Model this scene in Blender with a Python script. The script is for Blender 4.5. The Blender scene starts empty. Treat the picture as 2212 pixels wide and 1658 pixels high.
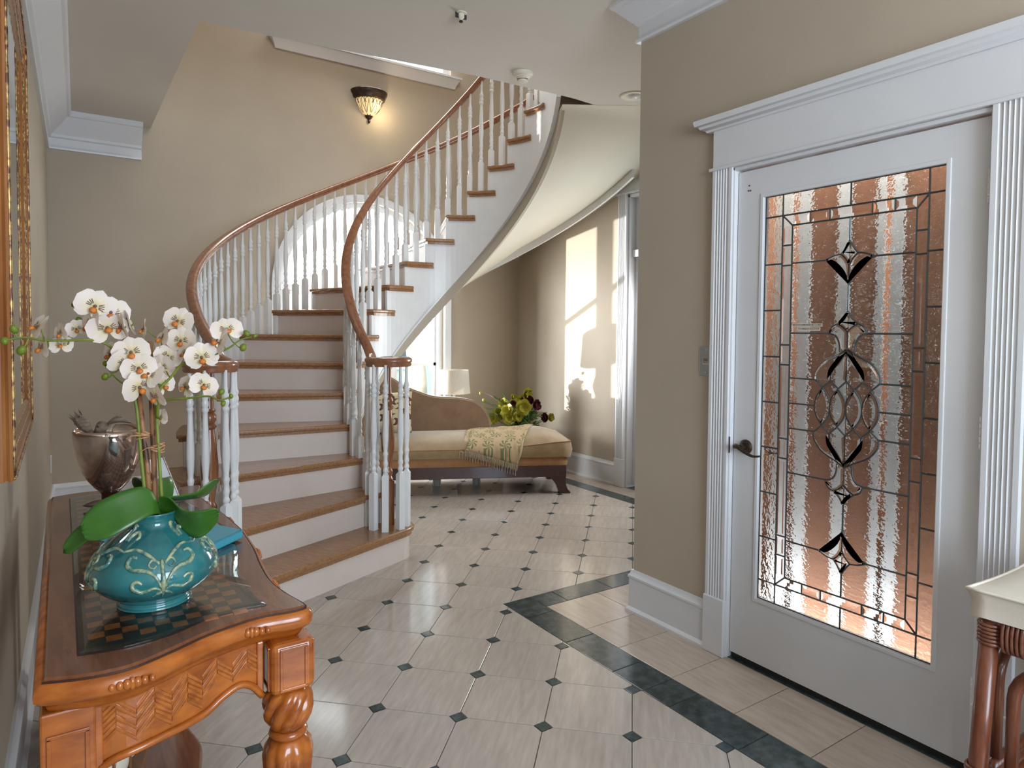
import bpy, bmesh, math, random
from math import sin, cos, pi, sqrt, atan2, radians, hypot, floor
from mathutils import Vector, Matrix
random.seed(7)
SC = bpy.context.scene
COL = SC.collection

# ---------------------------------------------------------------- camera
cam_d = bpy.data.cameras.new('camera')
cam = bpy.data.objects.new('camera', cam_d); COL.objects.link(cam)
RX, UPV, FW = Vector((0.83081955, -0.55648373, 0.00804568)), Vector((0.01409306, 0.03548819, 0.99927072)), Vector((0.55636342, 0.83010026, -0.03732684))
cam.matrix_world = Matrix(((RX.x, UPV.x, -FW.x, 0.07), (RX.y, UPV.y, -FW.y, 0.0), (RX.z, UPV.z, -FW.z, 1.3716), (0, 0, 0, 1)))
cam_d.sensor_fit = 'HORIZONTAL'; cam_d.sensor_width = 36.0
cam_d.lens = 36.0 * 1454.294 / 2212.0
cam_d.shift_y = -(829.0 - 769.946) / 2212.0
cam_d.clip_start = 0.03; cam_d.clip_end = 200
SC.camera = cam

# ---------------------------------------------------------------- world, exposure, lights
SC.view_settings.view_transform = 'Standard'; SC.view_settings.look = 'None'
SC.view_settings.gamma = 1.0; SC.view_settings.use_curve_mapping = False
SC.view_settings.exposure = 0.0
SC.cycles.use_denoising = True
SC.cycles.max_bounces = 10; SC.cycles.diffuse_bounces = 4; SC.cycles.glossy_bounces = 5
SC.cycles.transmission_bounces = 8; SC.cycles.transparent_max_bounces = 12
SC.cycles.sample_clamp_indirect = 6.0; SC.cycles.caustics_reflective = False; SC.cycles.caustics_refractive = False
SC.cycles.blur_glossy = 0.5
world = bpy.data.worlds.new('sky'); SC.world = world; world.use_nodes = True
wn = world.node_tree.nodes; wl = world.node_tree.links
bg = wn['Background']; bg.inputs['Color'].default_value = (0.74, 0.93, 1.0, 1); bg.inputs['Strength'].default_value = 3.0

def lamp(name, kind, loc, target, power, color=(1, 1, 1), size=(1, 1), **kw):
    d = bpy.data.lights.new(name, kind); d.energy = power; d.color = color
    if kind == 'AREA':
        d.shape = 'RECTANGLE'; d.size, d.size_y = size
    for k, v in kw.items(): setattr(d, k, v)
    o = bpy.data.objects.new(name, d); COL.objects.link(o)
    o.location = loc
    o.rotation_euler = (Vector(target) - Vector(loc)).to_track_quat('-Z', 'Y').to_euler()
    return o
L_BACK = lamp('window_light_behind', 'AREA', (1.15, -2.45, 1.75), (1.3, 3.0, 1.5), 150, (0.68, 0.83, 1.0), (2.0, 2.0))
L_BOUNCE = lamp('ceiling_fill_behind', 'AREA', (1.1, -1.3, 1.75), (1.3, -0.4, 3.0), 28, (1.0, 0.94, 0.88), (1.4, 0.8))  # added fill out of view, lifts the near ceiling
L_UP = lamp('window_light_upper', 'AREA', (2.5, 5.9, 4.55), (2.3, 3.0, 2.2), 60, (0.95, 0.98, 1.0), (1.6, 1.1))
L_ARCH = lamp('window_light_arch', 'AREA', (2.48, 7.6, 3.4), (2.48, 5.6, 0.6), 420, (0.92, 0.97, 1.0), (3.0, 1.6))
L_LOW = lamp('far_wall_fill', 'AREA', (1.3, 7.5, 0.9), (4.2, 5.0, 1.2), 520, (0.95, 0.98, 1.0), (1.6, 1.5))  # added fill hidden outside the arched window, brightens the far right wall
L_DOOR = lamp('window_light_door', 'AREA', (4.262, 3.89, 1.33), (2.5, 4.2, 1.1), 26, (0.95, 0.98, 1.0), (0.58, 1.04))
L_FOYER = lamp('stairwell_fill', 'AREA', (2.0, 3.0, 5.5), (2.2, 4.5, 0), 62, (1.0, 0.97, 0.93), (2.8, 2.0))  # added fill high in the stairwell, no fixture there
L_STREAK = lamp('sun_streak_spot', 'SPOT', (-0.1, 9.05, -0.3), (3.3, 5.9, 1.3), 5000, (1.0, 0.98, 0.93), spot_size=radians(40), spot_blend=0.2, shadow_soft_size=0.03)  # added spot outside the arched window, imitates a sun streak on the wall

# ---------------------------------------------------------------- materials
MATS = {}
def mat(name, col, rough=0.5, metal=0.0, var=None, scale=8.0, bump=0.0, bscale=60.0, coat=0.0, kind='noise', stretch=(1, 1, 1), rot=(0, 0, 0),
        ior=1.45, sheen=0.0, spec=None, detail=5.0, lo=0.35, hi=0.65, obj_rand=0.0, coords='Object', translucent=0.0, bump_dist=0.01):
    m = bpy.data.materials.new(name); m.use_nodes = True
    nt = m.node_tree; N = nt.nodes; L = nt.links; b = N['Principled BSDF']
    c = tuple(col) + (1,)
    b.inputs['Base Color'].default_value = c
    b.inputs['Roughness'].default_value = rough; b.inputs['Metallic'].default_value = metal
    b.inputs['IOR'].default_value = ior; b.inputs['Coat Weight'].default_value = coat; b.inputs['Coat Roughness'].default_value = 0.08
    if sheen: b.inputs['Sheen Weight'].default_value = sheen
    if spec is not None: b.inputs['Specular IOR Level'].default_value = spec
    tc = N.new('ShaderNodeTexCoord'); mp = N.new('ShaderNodeMapping')
    if any(rot):
        mp.vector_type = 'TEXTURE'; mp.inputs['Scale'].default_value = [1.0 / q for q in stretch]
    else: mp.inputs['Scale'].default_value = stretch
    mp.inputs['Rotation'].default_value = rot
    L.new(tc.outputs[coords], mp.inputs['Vector'])
    if var is not None:
        if kind == 'wave':
            t = N.new('ShaderNodeTexWave'); t.inputs['Scale'].default_value = scale; t.inputs['Distortion'].default_value = 6; t.inputs['Detail'].default_value = 3; t.inputs['Detail Scale'].default_value = 1.5
            fac = t.outputs['Fac']
        else:
            t = N.new('ShaderNodeTexNoise'); t.inputs['Scale'].default_value = scale; t.inputs['Detail'].default_value = detail
            t.inputs['Roughness'].default_value = 0.6
            fac = t.outputs['Fac']
        L.new(mp.outputs['Vector'], t.inputs['Vector'])
        mr = N.new('ShaderNodeMapRange'); mr.inputs['From Min'].default_value = lo; mr.inputs['From Max'].default_value = hi
        L.new(fac, mr.inputs['Value'])
        mx = N.new('ShaderNodeMix'); mx.data_type = 'RGBA'
        mx.inputs['A'].default_value = tuple(var) + (1,); mx.inputs['B'].default_value = c
        L.new(mr.outputs['Result'], mx.inputs['Factor'])
        out = mx.outputs['Result']
        if obj_rand:
            oi = N.new('ShaderNodeObjectInfo'); hs = N.new('ShaderNodeHueSaturation')
            ma = N.new('ShaderNodeMapRange'); ma.inputs['To Min'].default_value = 1 - obj_rand; ma.inputs['To Max'].default_value = 1 + obj_rand
            L.new(oi.outputs['Random'], ma.inputs['Value']); L.new(ma.outputs['Result'], hs.inputs['Value']); L.new(out, hs.inputs['Color']); out = hs.outputs['Color']
            ad = N.new('ShaderNodeVectorMath'); ad.operation = 'SCALE'; cb = N.new('ShaderNodeCombineXYZ')
            m7 = N.new('ShaderNodeMath'); m7.operation = 'MULTIPLY'; m7.inputs[1].default_value = 37.0
            L.new(oi.outputs['Random'], m7.inputs[0]); L.new(m7.outputs[0], cb.inputs['X']); L.new(m7.outputs[0], cb.inputs['Z'])
            av = N.new('ShaderNodeVectorMath'); av.operation = 'ADD'; L.new(mp.outputs['Vector'], av.inputs[0]); L.new(cb.outputs[0], av.inputs[1]); L.new(av.outputs[0], t.inputs['Vector'])
        L.new(out, b.inputs['Base Color'])
    if bump:
        n2 = N.new('ShaderNodeTexNoise'); n2.inputs['Scale'].default_value = bscale; n2.inputs['Detail'].default_value = 4
        L.new(mp.outputs['Vector'], n2.inputs['Vector'])
        bp = N.new('ShaderNodeBump'); bp.inputs['Strength'].default_value = bump; bp.inputs['Distance'].default_value = bump_dist
        L.new(n2.outputs['Fac'], bp.inputs['Height']); L.new(bp.outputs['Normal'], b.inputs['Normal'])
    MATS[name] = m
    return m

def emit_mat(name, col, strength):
    m = bpy.data.materials.new(name); m.use_nodes = True; b = m.node_tree.nodes['Principled BSDF']
    b.inputs['Base Color'].default_value = tuple(col) + (1,); b.inputs['Emission Color'].default_value = tuple(col) + (1,); b.inputs['Emission Strength'].default_value = strength
    return m

def glass_mat(name, col=(1, 1, 1), rough=0.0, bump=0.0, bscale=30, stretch=(1, 1, 1), ior=1.45):
    m = bpy.data.materials.new(name); m.use_nodes = True
    N = m.node_tree.nodes; L = m.node_tree.links; b = N['Principled BSDF']
    b.inputs['Base Color'].default_value = tuple(col) + (1,); b.inputs['Roughness'].default_value = rough
    b.inputs['Transmission Weight'].default_value = 1.0; b.inputs['IOR'].default_value = ior
    if bump:
        tc = N.new('ShaderNodeTexCoord'); mp = N.new('ShaderNodeMapping'); mp.inputs['Scale'].default_value = stretch
        n2 = N.new('ShaderNodeTexNoise'); n2.inputs['Scale'].default_value = bscale; n2.inputs['Detail'].default_value = 2
        bp = N.new('ShaderNodeBump'); bp.inputs['Strength'].default_value = bump; bp.inputs['Distance'].default_value = 0.01
        L.new(tc.outputs['Object'], mp.inputs['Vector']); L.new(mp.outputs['Vector'], n2.inputs['Vector']); L.new(n2.outputs['Fac'], bp.inputs['Height']); L.new(bp.outputs['Normal'], b.inputs['Normal'])
    return m

def pane_mat(name, tint=(1, 1, 1), refl=0.08, rough=0.0):
    # clear window glass: mostly straight-through with a faint fresnel reflection
    m = bpy.data.materials.new(name); m.use_nodes = True
    N = m.node_tree.nodes; L = m.node_tree.links; N.remove(N['Principled BSDF'])
    tr = N.new('ShaderNodeBsdfTransparent'); tr.inputs['Color'].default_value = tuple(tint) + (1,)
    gl = N.new('ShaderNodeBsdfGlossy'); gl.inputs['Roughness'].default_value = rough
    lw = N.new('ShaderNodeLayerWeight'); lw.inputs['Blend'].default_value = 0.5
    pw = N.new('ShaderNodeMath'); pw.operation = 'POWER'; pw.inputs[1].default_value = 4.0; L.new(lw.outputs['Facing'], pw.inputs[0])
    ma = N.new('ShaderNodeMath'); ma.operation = 'MULTIPLY_ADD'; ma.inputs[1].default_value = 0.8; ma.inputs[2].default_value = refl * 0.5; L.new(pw.outputs[0], ma.inputs[0])
    mx = N.new('ShaderNodeMixShader'); L.new(ma.outputs[0], mx.inputs['Fac']); L.new(tr.outputs[0], mx.inputs[1]); L.new(gl.outputs[0], mx.inputs[2])
    L.new(mx.outputs[0], N['Material Output'].inputs['Surface'])
    return m

M_wall = mat('wall_paint', (0.44, 0.375, 0.295), 0.7, var=(0.42, 0.357, 0.28), scale=3, bump=0.05, bscale=260, bump_dist=0.002)
M_ceil = mat('ceiling_paint', (0.60, 0.555, 0.50), 0.8, var=(0.58, 0.535, 0.48), scale=2, bump=0.04, bscale=220, bump_dist=0.002)
M_soffit = mat('soffit_paint', (0.62, 0.575, 0.47), 0.7, var=(0.60, 0.55, 0.45), scale=2)
M_trim = mat('white_trim_paint', (0.66, 0.665, 0.69), 0.32, var=(0.635, 0.64, 0.665), scale=5)
M_white = mat('white_baluster_paint', (0.70, 0.695, 0.69), 0.28, var=(0.67, 0.665, 0.66), scale=9)
M_riser = mat('riser_paint', (0.62, 0.53, 0.475), 0.35, var=(0.595, 0.505, 0.45), scale=6)
M_oak = mat('oak_tread', (0.33, 0.165, 0.075), 0.24, var=(0.20, 0.088, 0.035), scale=5, stretch=(22, 2.2, 22), rot=(0, 0, radians(30)), coat=0.25, detail=7, lo=0.3, hi=0.6)
M_rail = mat('oak_rail', (0.30, 0.125, 0.062), 0.2, var=(0.19, 0.07, 0.032), scale=30, stretch=(1, 1, 0.4), coat=0.35, lo=0.3, hi=0.62)
M_newel = mat('oak_newel', (0.26, 0.10, 0.04), 0.25, var=(0.16, 0.055, 0.02), scale=14, stretch=(4, 4, 0.6), coat=0.3)
M_grout = mat('grout', (0.10, 0.085, 0.07), 0.9)
M_tile = mat('travertine', (0.50, 0.435, 0.385), 0.13, var=(0.385, 0.325, 0.28), scale=7, stretch=(1.0, 7, 1), rot=(0, 0, radians(45)), detail=8, lo=0.25, hi=0.72, obj_rand=0.05, spec=0.5)
M_tile2 = mat('travertine_border', (0.51, 0.42, 0.35), 0.13, var=(0.39, 0.31, 0.25), scale=7, stretch=(7, 1.0, 1), detail=8, lo=0.25, hi=0.72, obj_rand=0.05)
M_green = mat('green_marble', (0.060, 0.082, 0.085), 0.12, var=(0.028, 0.042, 0.043), scale=26, detail=8, lo=0.4, hi=0.62, obj_rand=0.25)
M_cherry = mat('cherry_wood', (0.44, 0.125, 0.018), 0.22, var=(0.25, 0.058, 0.008), scale=9, stretch=(1, 3, 3), detail=6, coat=0.4)
M_cherrytop = mat('cherry_top', (0.20, 0.072, 0.032), 0.24, var=(0.13, 0.042, 0.018), scale=6, stretch=(9, 1, 3), detail=6, coat=0.45)
M_weave = mat('woven_reed', (0.42, 0.125, 0.022), 0.35, var=(0.22, 0.055, 0.010), scale=40, stretch=(1, 1, 1), lo=0.3, hi=0.6, coat=0.2)
M_darkline = mat('dark_glaze', (0.035, 0.012, 0.008), 0.4)
M_gold = mat('antique_gold', (0.50, 0.33, 0.12), 0.35, metal=0.6, var=(0.10, 0.045, 0.03), scale=60, lo=0.42, hi=0.64)
M_frame = mat('mirror_frame_wood', (0.30, 0.115, 0.03), 0.28, var=(0.20, 0.065, 0.015), scale=6, stretch=(8, 8, 0.7), coat=0.35)
M_framedark = mat('mirror_frame_slope', (0.16, 0.075, 0.045), 0.3, var=(0.10, 0.04, 0.025), scale=12, coat=0.3)
M_mirror = mat('mirror_silver', (0.86, 0.87, 0.84), 0.01, metal=1.0)
M_lead = mat('lead_came', (0.07, 0.08, 0.085), 0.4, metal=0.6)
M_bronze = mat('dark_bronze', (0.045, 0.035, 0.03), 0.33, metal=0.8, var=(0.09, 0.06, 0.045), scale=30)
M_steel = mat('brushed_steel', (0.36, 0.37, 0.375), 0.4, metal=0.85)
M_hinge = mat('painted_hinge', (0.74, 0.71, 0.70), 0.35, metal=0.2)
M_black = mat('black_print', (0.02, 0.02, 0.02), 0.6)
M_rattan = mat('rattan_cane', (0.20, 0.060, 0.026), 0.3, var=(0.11, 0.028, 0.012), scale=16, stretch=(3, 3, 0.7), coat=0.35)
M_wrap = mat('rattan_wrap', (0.22, 0.085, 0.05), 0.33, var=(0.13, 0.042, 0.024), scale=60, coat=0.2)
M_canvas = mat('canvas_cushion', (0.72, 0.66, 0.58), 0.8, var=(0.68, 0.62, 0.545), scale=10, bump=0.12, bscale=300, bump_dist=0.002)
M_velvet = mat('tan_velvet', (0.30, 0.205, 0.105), 0.85, var=(0.24, 0.155, 0.075), scale=9, sheen=0.5, bump=0.08, bscale=240, bump_dist=0.002)
M_velvet2 = mat('rust_velvet', (0.34, 0.175, 0.075), 0.85, var=(0.28, 0.135, 0.055), scale=9, sheen=0.4, bump=0.08, bscale=240, bump_dist=0.002)
M_velvetback = mat('brown_velvet_back', (0.24, 0.145, 0.082), 0.85, var=(0.20, 0.115, 0.062), scale=9, sheen=0.5)
M_mahog = mat('mahogany', (0.055, 0.018, 0.014), 0.3, var=(0.035, 0.010, 0.008), scale=10, stretch=(1, 8, 8), coat=0.3)
M_shade = mat('linen_shade', (0.74, 0.70, 0.63), 0.8, var=(0.66, 0.61, 0.54), scale=30, stretch=(6, 6, 0.4))
M_chrome = mat('polished_metal', (0.75, 0.74, 0.72), 0.12, metal=1.0)
M_acryl = mat('clear_grey_block', (0.36, 0.35, 0.34), 0.15, var=(0.60, 0.58, 0.56), scale=40, stretch=(6, 6, 0.3))
M_leaf = mat('orchid_leaf', (0.055, 0.17, 0.018), 0.35, var=(0.022, 0.085, 0.010), scale=5, coat=0.25, lo=0.3, hi=0.7)
M_stem = mat('green_stem', (0.115, 0.17, 0.018), 0.5, var=(0.19, 0.22, 0.03), scale=30)
M_bud = mat('orchid_bud', (0.155, 0.19, 0.012), 0.5, var=(0.095, 0.14, 0.008), scale=60)
M_stake = mat('bamboo_stake', (0.30, 0.13, 0.055), 0.5, var=(0.07, 0.025, 0.012), scale=22, stretch=(2, 2, 1), lo=0.38, hi=0.5)
M_raffia = mat('raffia_tie', (0.50, 0.27, 0.13), 0.8)
M_lip = mat('orchid_lip', (0.62, 0.22, 0.02), 0.5, var=(0.30, 0.03, 0.03), scale=70, lo=0.42, hi=0.52)
M_book = mat('teal_book_cloth', (0.050, 0.30, 0.40), 0.55, var=(0.045, 0.275, 0.37), scale=80)
M_pages = mat('book_pages', (0.62, 0.57, 0.49), 0.8)
M_pod = mat('dried_pod', (0.13, 0.085, 0.06), 0.75, var=(0.26, 0.20, 0.15), scale=30, stretch=(1, 1, 4))
M_marble = mat('pale_marble', (0.62, 0.63, 0.64), 0.25, var=(0.48, 0.49, 0.51), scale=7, lo=0.3, hi=0.6)
M_sail = mat('sail_cloth', (0.72, 0.66, 0.54), 0.8, var=(0.66, 0.60, 0.47), scale=14)
M_hull = mat('ship_hull', (0.22, 0.10, 0.04), 0.4)
M_rope = mat('rigging_thread', (0.10, 0.07, 0.04), 0.8)
M_sign = mat('white_sign_board', (0.70, 0.71, 0.69), 0.6)
M_signink = mat('sea_green_ink', (0.22, 0.40, 0.36), 0.6)
M_cream = mat('cream_plastic', (0.66, 0.61, 0.50), 0.45)
M_panelbrown = mat('elevator_wood', (0.30, 0.155, 0.098), 0.4, var=(0.22, 0.11, 0.068), scale=8, stretch=(3, 3, 12), lo=0.3, hi=0.7)
M_gatewhite = mat('gate_strip', (0.64, 0.70, 0.75), 0.35, var=(0.55, 0.61, 0.67), scale=30)
M_fern = mat('fern_green', (0.065, 0.155, 0.03), 0.6, var=(0.03, 0.08, 0.015), scale=30)
M_yleaf = mat('chartreuse_petal', (0.42, 0.38, 0.035), 0.55, var=(0.26, 0.25, 0.03), scale=30)
M_wine = mat('wine_petal', (0.10, 0.010, 0.022), 0.6, var=(0.05, 0.005, 0.012), scale=40)
M_basket = mat('dark_basket', (0.10, 0.055, 0.03), 0.7)
M_bark = mat('bark', (0.40, 0.33, 0.28), 0.9, var=(0.26, 0.2, 0.17), scale=14, stretch=(1, 1, 0.3))
M_tleaf = mat('tree_leaf', (0.30, 0.32, 0.16), 0.7, var=(0.45, 0.36, 0.16), scale=2)
M_lawn = mat('lawn', (0.20, 0.24, 0.10), 0.9, var=(0.30, 0.30, 0.16), scale=4)
M_house = mat('pale_siding', (0.62, 0.64, 0.66), 0.7)
M_dglass = mat('dark_window_glass', (0.08, 0.10, 0.12), 0.1)
M_paneclear = pane_mat('window_glass')
M_tabglass = pane_mat('table_glass', (0.93, 0.96, 0.95))
M_blind = mat('pleated_shade_cloth', (0.80, 0.83, 0.84), 0.8)
# translucent pleated shade
def make_translucent(m, w):
    N = m.node_tree.nodes; L = m.node_tree.links; b = N['Principled BSDF']
    t = N.new('ShaderNodeBsdfTranslucent'); t.inputs['Color'].default_value = b.inputs['Base Color'].default_value
    mx = N.new('ShaderNodeMixShader'); mx.inputs['Fac'].default_value = w
    L.new(b.outputs[0], mx.inputs[1]); L.new(t.outputs[0], mx.inputs[2]); L.new(mx.outputs[0], N['Material Output'].inputs['Surface'])
make_translucent(M_blind, 0.75)
make_translucent(M_shade, 0.3)
M_wavy = glass_mat('wavy_glass', (0.93, 0.96, 0.95), 0.02, bump=0.55, bscale=26, stretch=(1, 1, 2.2))
M_beadglass = glass_mat('rippled_border_glass', (0.86, 0.90, 0.88), 0.03, bump=0.9, bscale=34, stretch=(1, 1, 1))
M_bevelglass = glass_mat('bevel_glass', (0.97, 0.98, 0.97), 0.0)

def make_ceramic():
    m = mat('teal_glaze', (0.030, 0.205, 0.215), 0.08, var=(0.010, 0.085, 0.095), scale=9, coat=0.6, lo=0.3, hi=0.72)
    return m
M_teal = make_ceramic()
M_tealrelief = mat('pale_glaze_relief', (0.36, 0.40, 0.24), 0.12, var=(0.045, 0.15, 0.14), scale=70, coat=0.5, lo=0.4, hi=0.6)

def make_mercury():
    m = mat('mercury_glass', (0.62, 0.52, 0.46), 0.06, metal=0.9, var=(0.34, 0.20, 0.14), scale=9, lo=0.28, hi=0.62, bump=0.05, bscale=14)
    return m
M_merc = make_mercury()
M_mercfoot = mat('dark_amber_foot', (0.035, 0.010, 0.006), 0.12, coat=0.5)

def make_petal():
    m = bpy.data.materials.new('orchid_petal'); m.use_nodes = True
    N = m.node_tree.nodes; L = m.node_tree.links; b = N['Principled BSDF']
    tc = N.new('ShaderNodeTexCoord'); ln = N.new('ShaderNodeVectorMath'); ln.operation = 'LENGTH'
    L.new(tc.outputs['Object'], ln.inputs[0])
    r = N.new('ShaderNodeValToRGB'); e = r.color_ramp.elements
    e[0].position = 0.0; e[0].color = (0.58, 0.48, 0.16, 1); e[1].position = 0.75; e[1].color = (0.80, 0.70, 0.64, 1)
    e2 = r.color_ramp.elements.new(0.38); e2.color = (0.80, 0.69, 0.50, 1)
    L.new(ln.outputs['Value'], r.inputs['Fac'])
    L.new(r.outputs['Color'], b.inputs['Base Color'])
    b.inputs['Roughness'].default_value = 0.55
    t = N.new('ShaderNodeBsdfTranslucent'); L.new(r.outputs['Color'], t.inputs['Color'])
    mx = N.new('ShaderNodeMixShader'); mx.inputs['Fac'].default_value = 0.25
    L.new(b.outputs[0], mx.inputs[1]); L.new(t.outputs[0], mx.inputs[2]); L.new(mx.outputs[0], N['Material Output'].inputs['Surface'])
    return m
M_petal = make_petal()
M_petalspot = mat('orchid_petal_stripe', (0.16, 0.07, 0.08), 0.6)

def make_motif(name, base, inks, scale, rad, arms, thresh, coords='Object', stretch=(1, 1, 1)):
    # small printed motifs (palm fronds / scrolls): spokes around scattered centres
    m = bpy.data.materials.new(name); m.use_nodes = True
    N = m.node_tree.nodes; L = m.node_tree.links; b = N['Principled BSDF']; b.inputs['Roughness'].default_value = 0.85
    tc = N.new('ShaderNodeTexCoord'); mp = N.new('ShaderNodeMapping'); mp.inputs['Scale'].default_value = [s * scale for s in stretch]
    L.new(tc.outputs[coords], mp.inputs['Vector'])
    vo = N.new('ShaderNodeTexVoronoi'); vo.voronoi_dimensions = '2D'; vo.inputs['Scale'].default_value = 1.0; vo.inputs['Randomness'].default_value = 0.75
    L.new(mp.outputs['Vector'], vo.inputs['Vector'])
    sb = N.new('ShaderNodeVectorMath'); sb.operation = 'SUBTRACT'; L.new(mp.outputs['Vector'], sb.inputs[0]); L.new(vo.outputs['Position'], sb.inputs[1])
    sp = N.new('ShaderNodeSeparateXYZ'); L.new(sb.outputs[0], sp.inputs[0])
    at = N.new('ShaderNodeMath'); at.operation = 'ARCTAN2'; L.new(sp.outputs['Y'], at.inputs[0]); L.new(sp.outputs['X'], at.inputs[1])
    mu = N.new('ShaderNodeMath'); mu.operation = 'MULTIPLY'; mu.inputs[1].default_value = arms; L.new(at.outputs[0], mu.inputs[0])
    ds = N.new('ShaderNodeMath'); ds.operation = 'MULTIPLY_ADD'; ds.inputs[1].default_value = 9.0; L.new(vo.outputs['Distance'], ds.inputs[0]); L.new(mu.outputs[0], ds.inputs[2])
    si = N.new('ShaderNodeMath'); si.operation = 'SINE'; L.new(ds.outputs[0], si.inputs[0])
    g = N.new('ShaderNodeMath'); g.operation = 'GREATER_THAN'; g.inputs[1].default_value = thresh; L.new(si.outputs[0], g.inputs[0])
    lt = N.new('ShaderNodeMath'); lt.operation = 'LESS_THAN'; lt.inputs[1].default_value = rad; L.new(vo.outputs['Distance'], lt.inputs[0])
    an = N.new('ShaderNodeMath'); an.operation = 'MULTIPLY'; L.new(g.outputs[0], an.inputs[0]); L.new(lt.outputs[0], an.inputs[1])
    rp = N.new('ShaderNodeValToRGB'); rp.color_ramp.interpolation = 'CONSTANT'
    el = rp.color_ramp.elements
    el[0].position = 0; el[0].color = tuple(inks[0]) + (1,); el[1].position = 0.55; el[1].color = tuple(inks[1]) + (1,)
    se = N.new('ShaderNodeSeparateXYZ'); L.new(vo.outputs['Color'], se.inputs[0]); L.new(se.outputs['X'], rp.inputs['Fac'])
    mx = N.new('ShaderNodeMix'); mx.data_type = 'RGBA'; mx.inputs['A'].default_value = tuple(base) + (1,)
    L.new(rp.outputs['Color'], mx.inputs['B']); L.new(an.outputs[0], mx.inputs['Factor']); L.new(mx.outputs['Result'], b.inputs['Base Color'])
    return m
M_throw = make_motif('palm_print_throw', (0.47, 0.34, 0.20), [(0.16, 0.17, 0.07), (0.24, 0.22, 0.10)], 9.0, 0.42, 7, 0.1)
M_pillow = make_motif('scroll_print_pillow', (0.50, 0.42, 0.27), [(0.075, 0.018, 0.02), (0.10, 0.03, 0.025)], 9.0, 0.46, 2, 0.15)
M_fringe = mat('fringe_thread', (0.48, 0.40, 0.29), 0.8, var=(0.25, 0.19, 0.13), scale=120, stretch=(1, 1, 0.15))
M_amber = emit_mat('amber_bowl_glass', (0.95, 0.70, 0.36), 0.55)
M_bulb = emit_mat('lit_bowl_glass', (0.92, 1.0, 0.92), 1.6)
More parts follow.
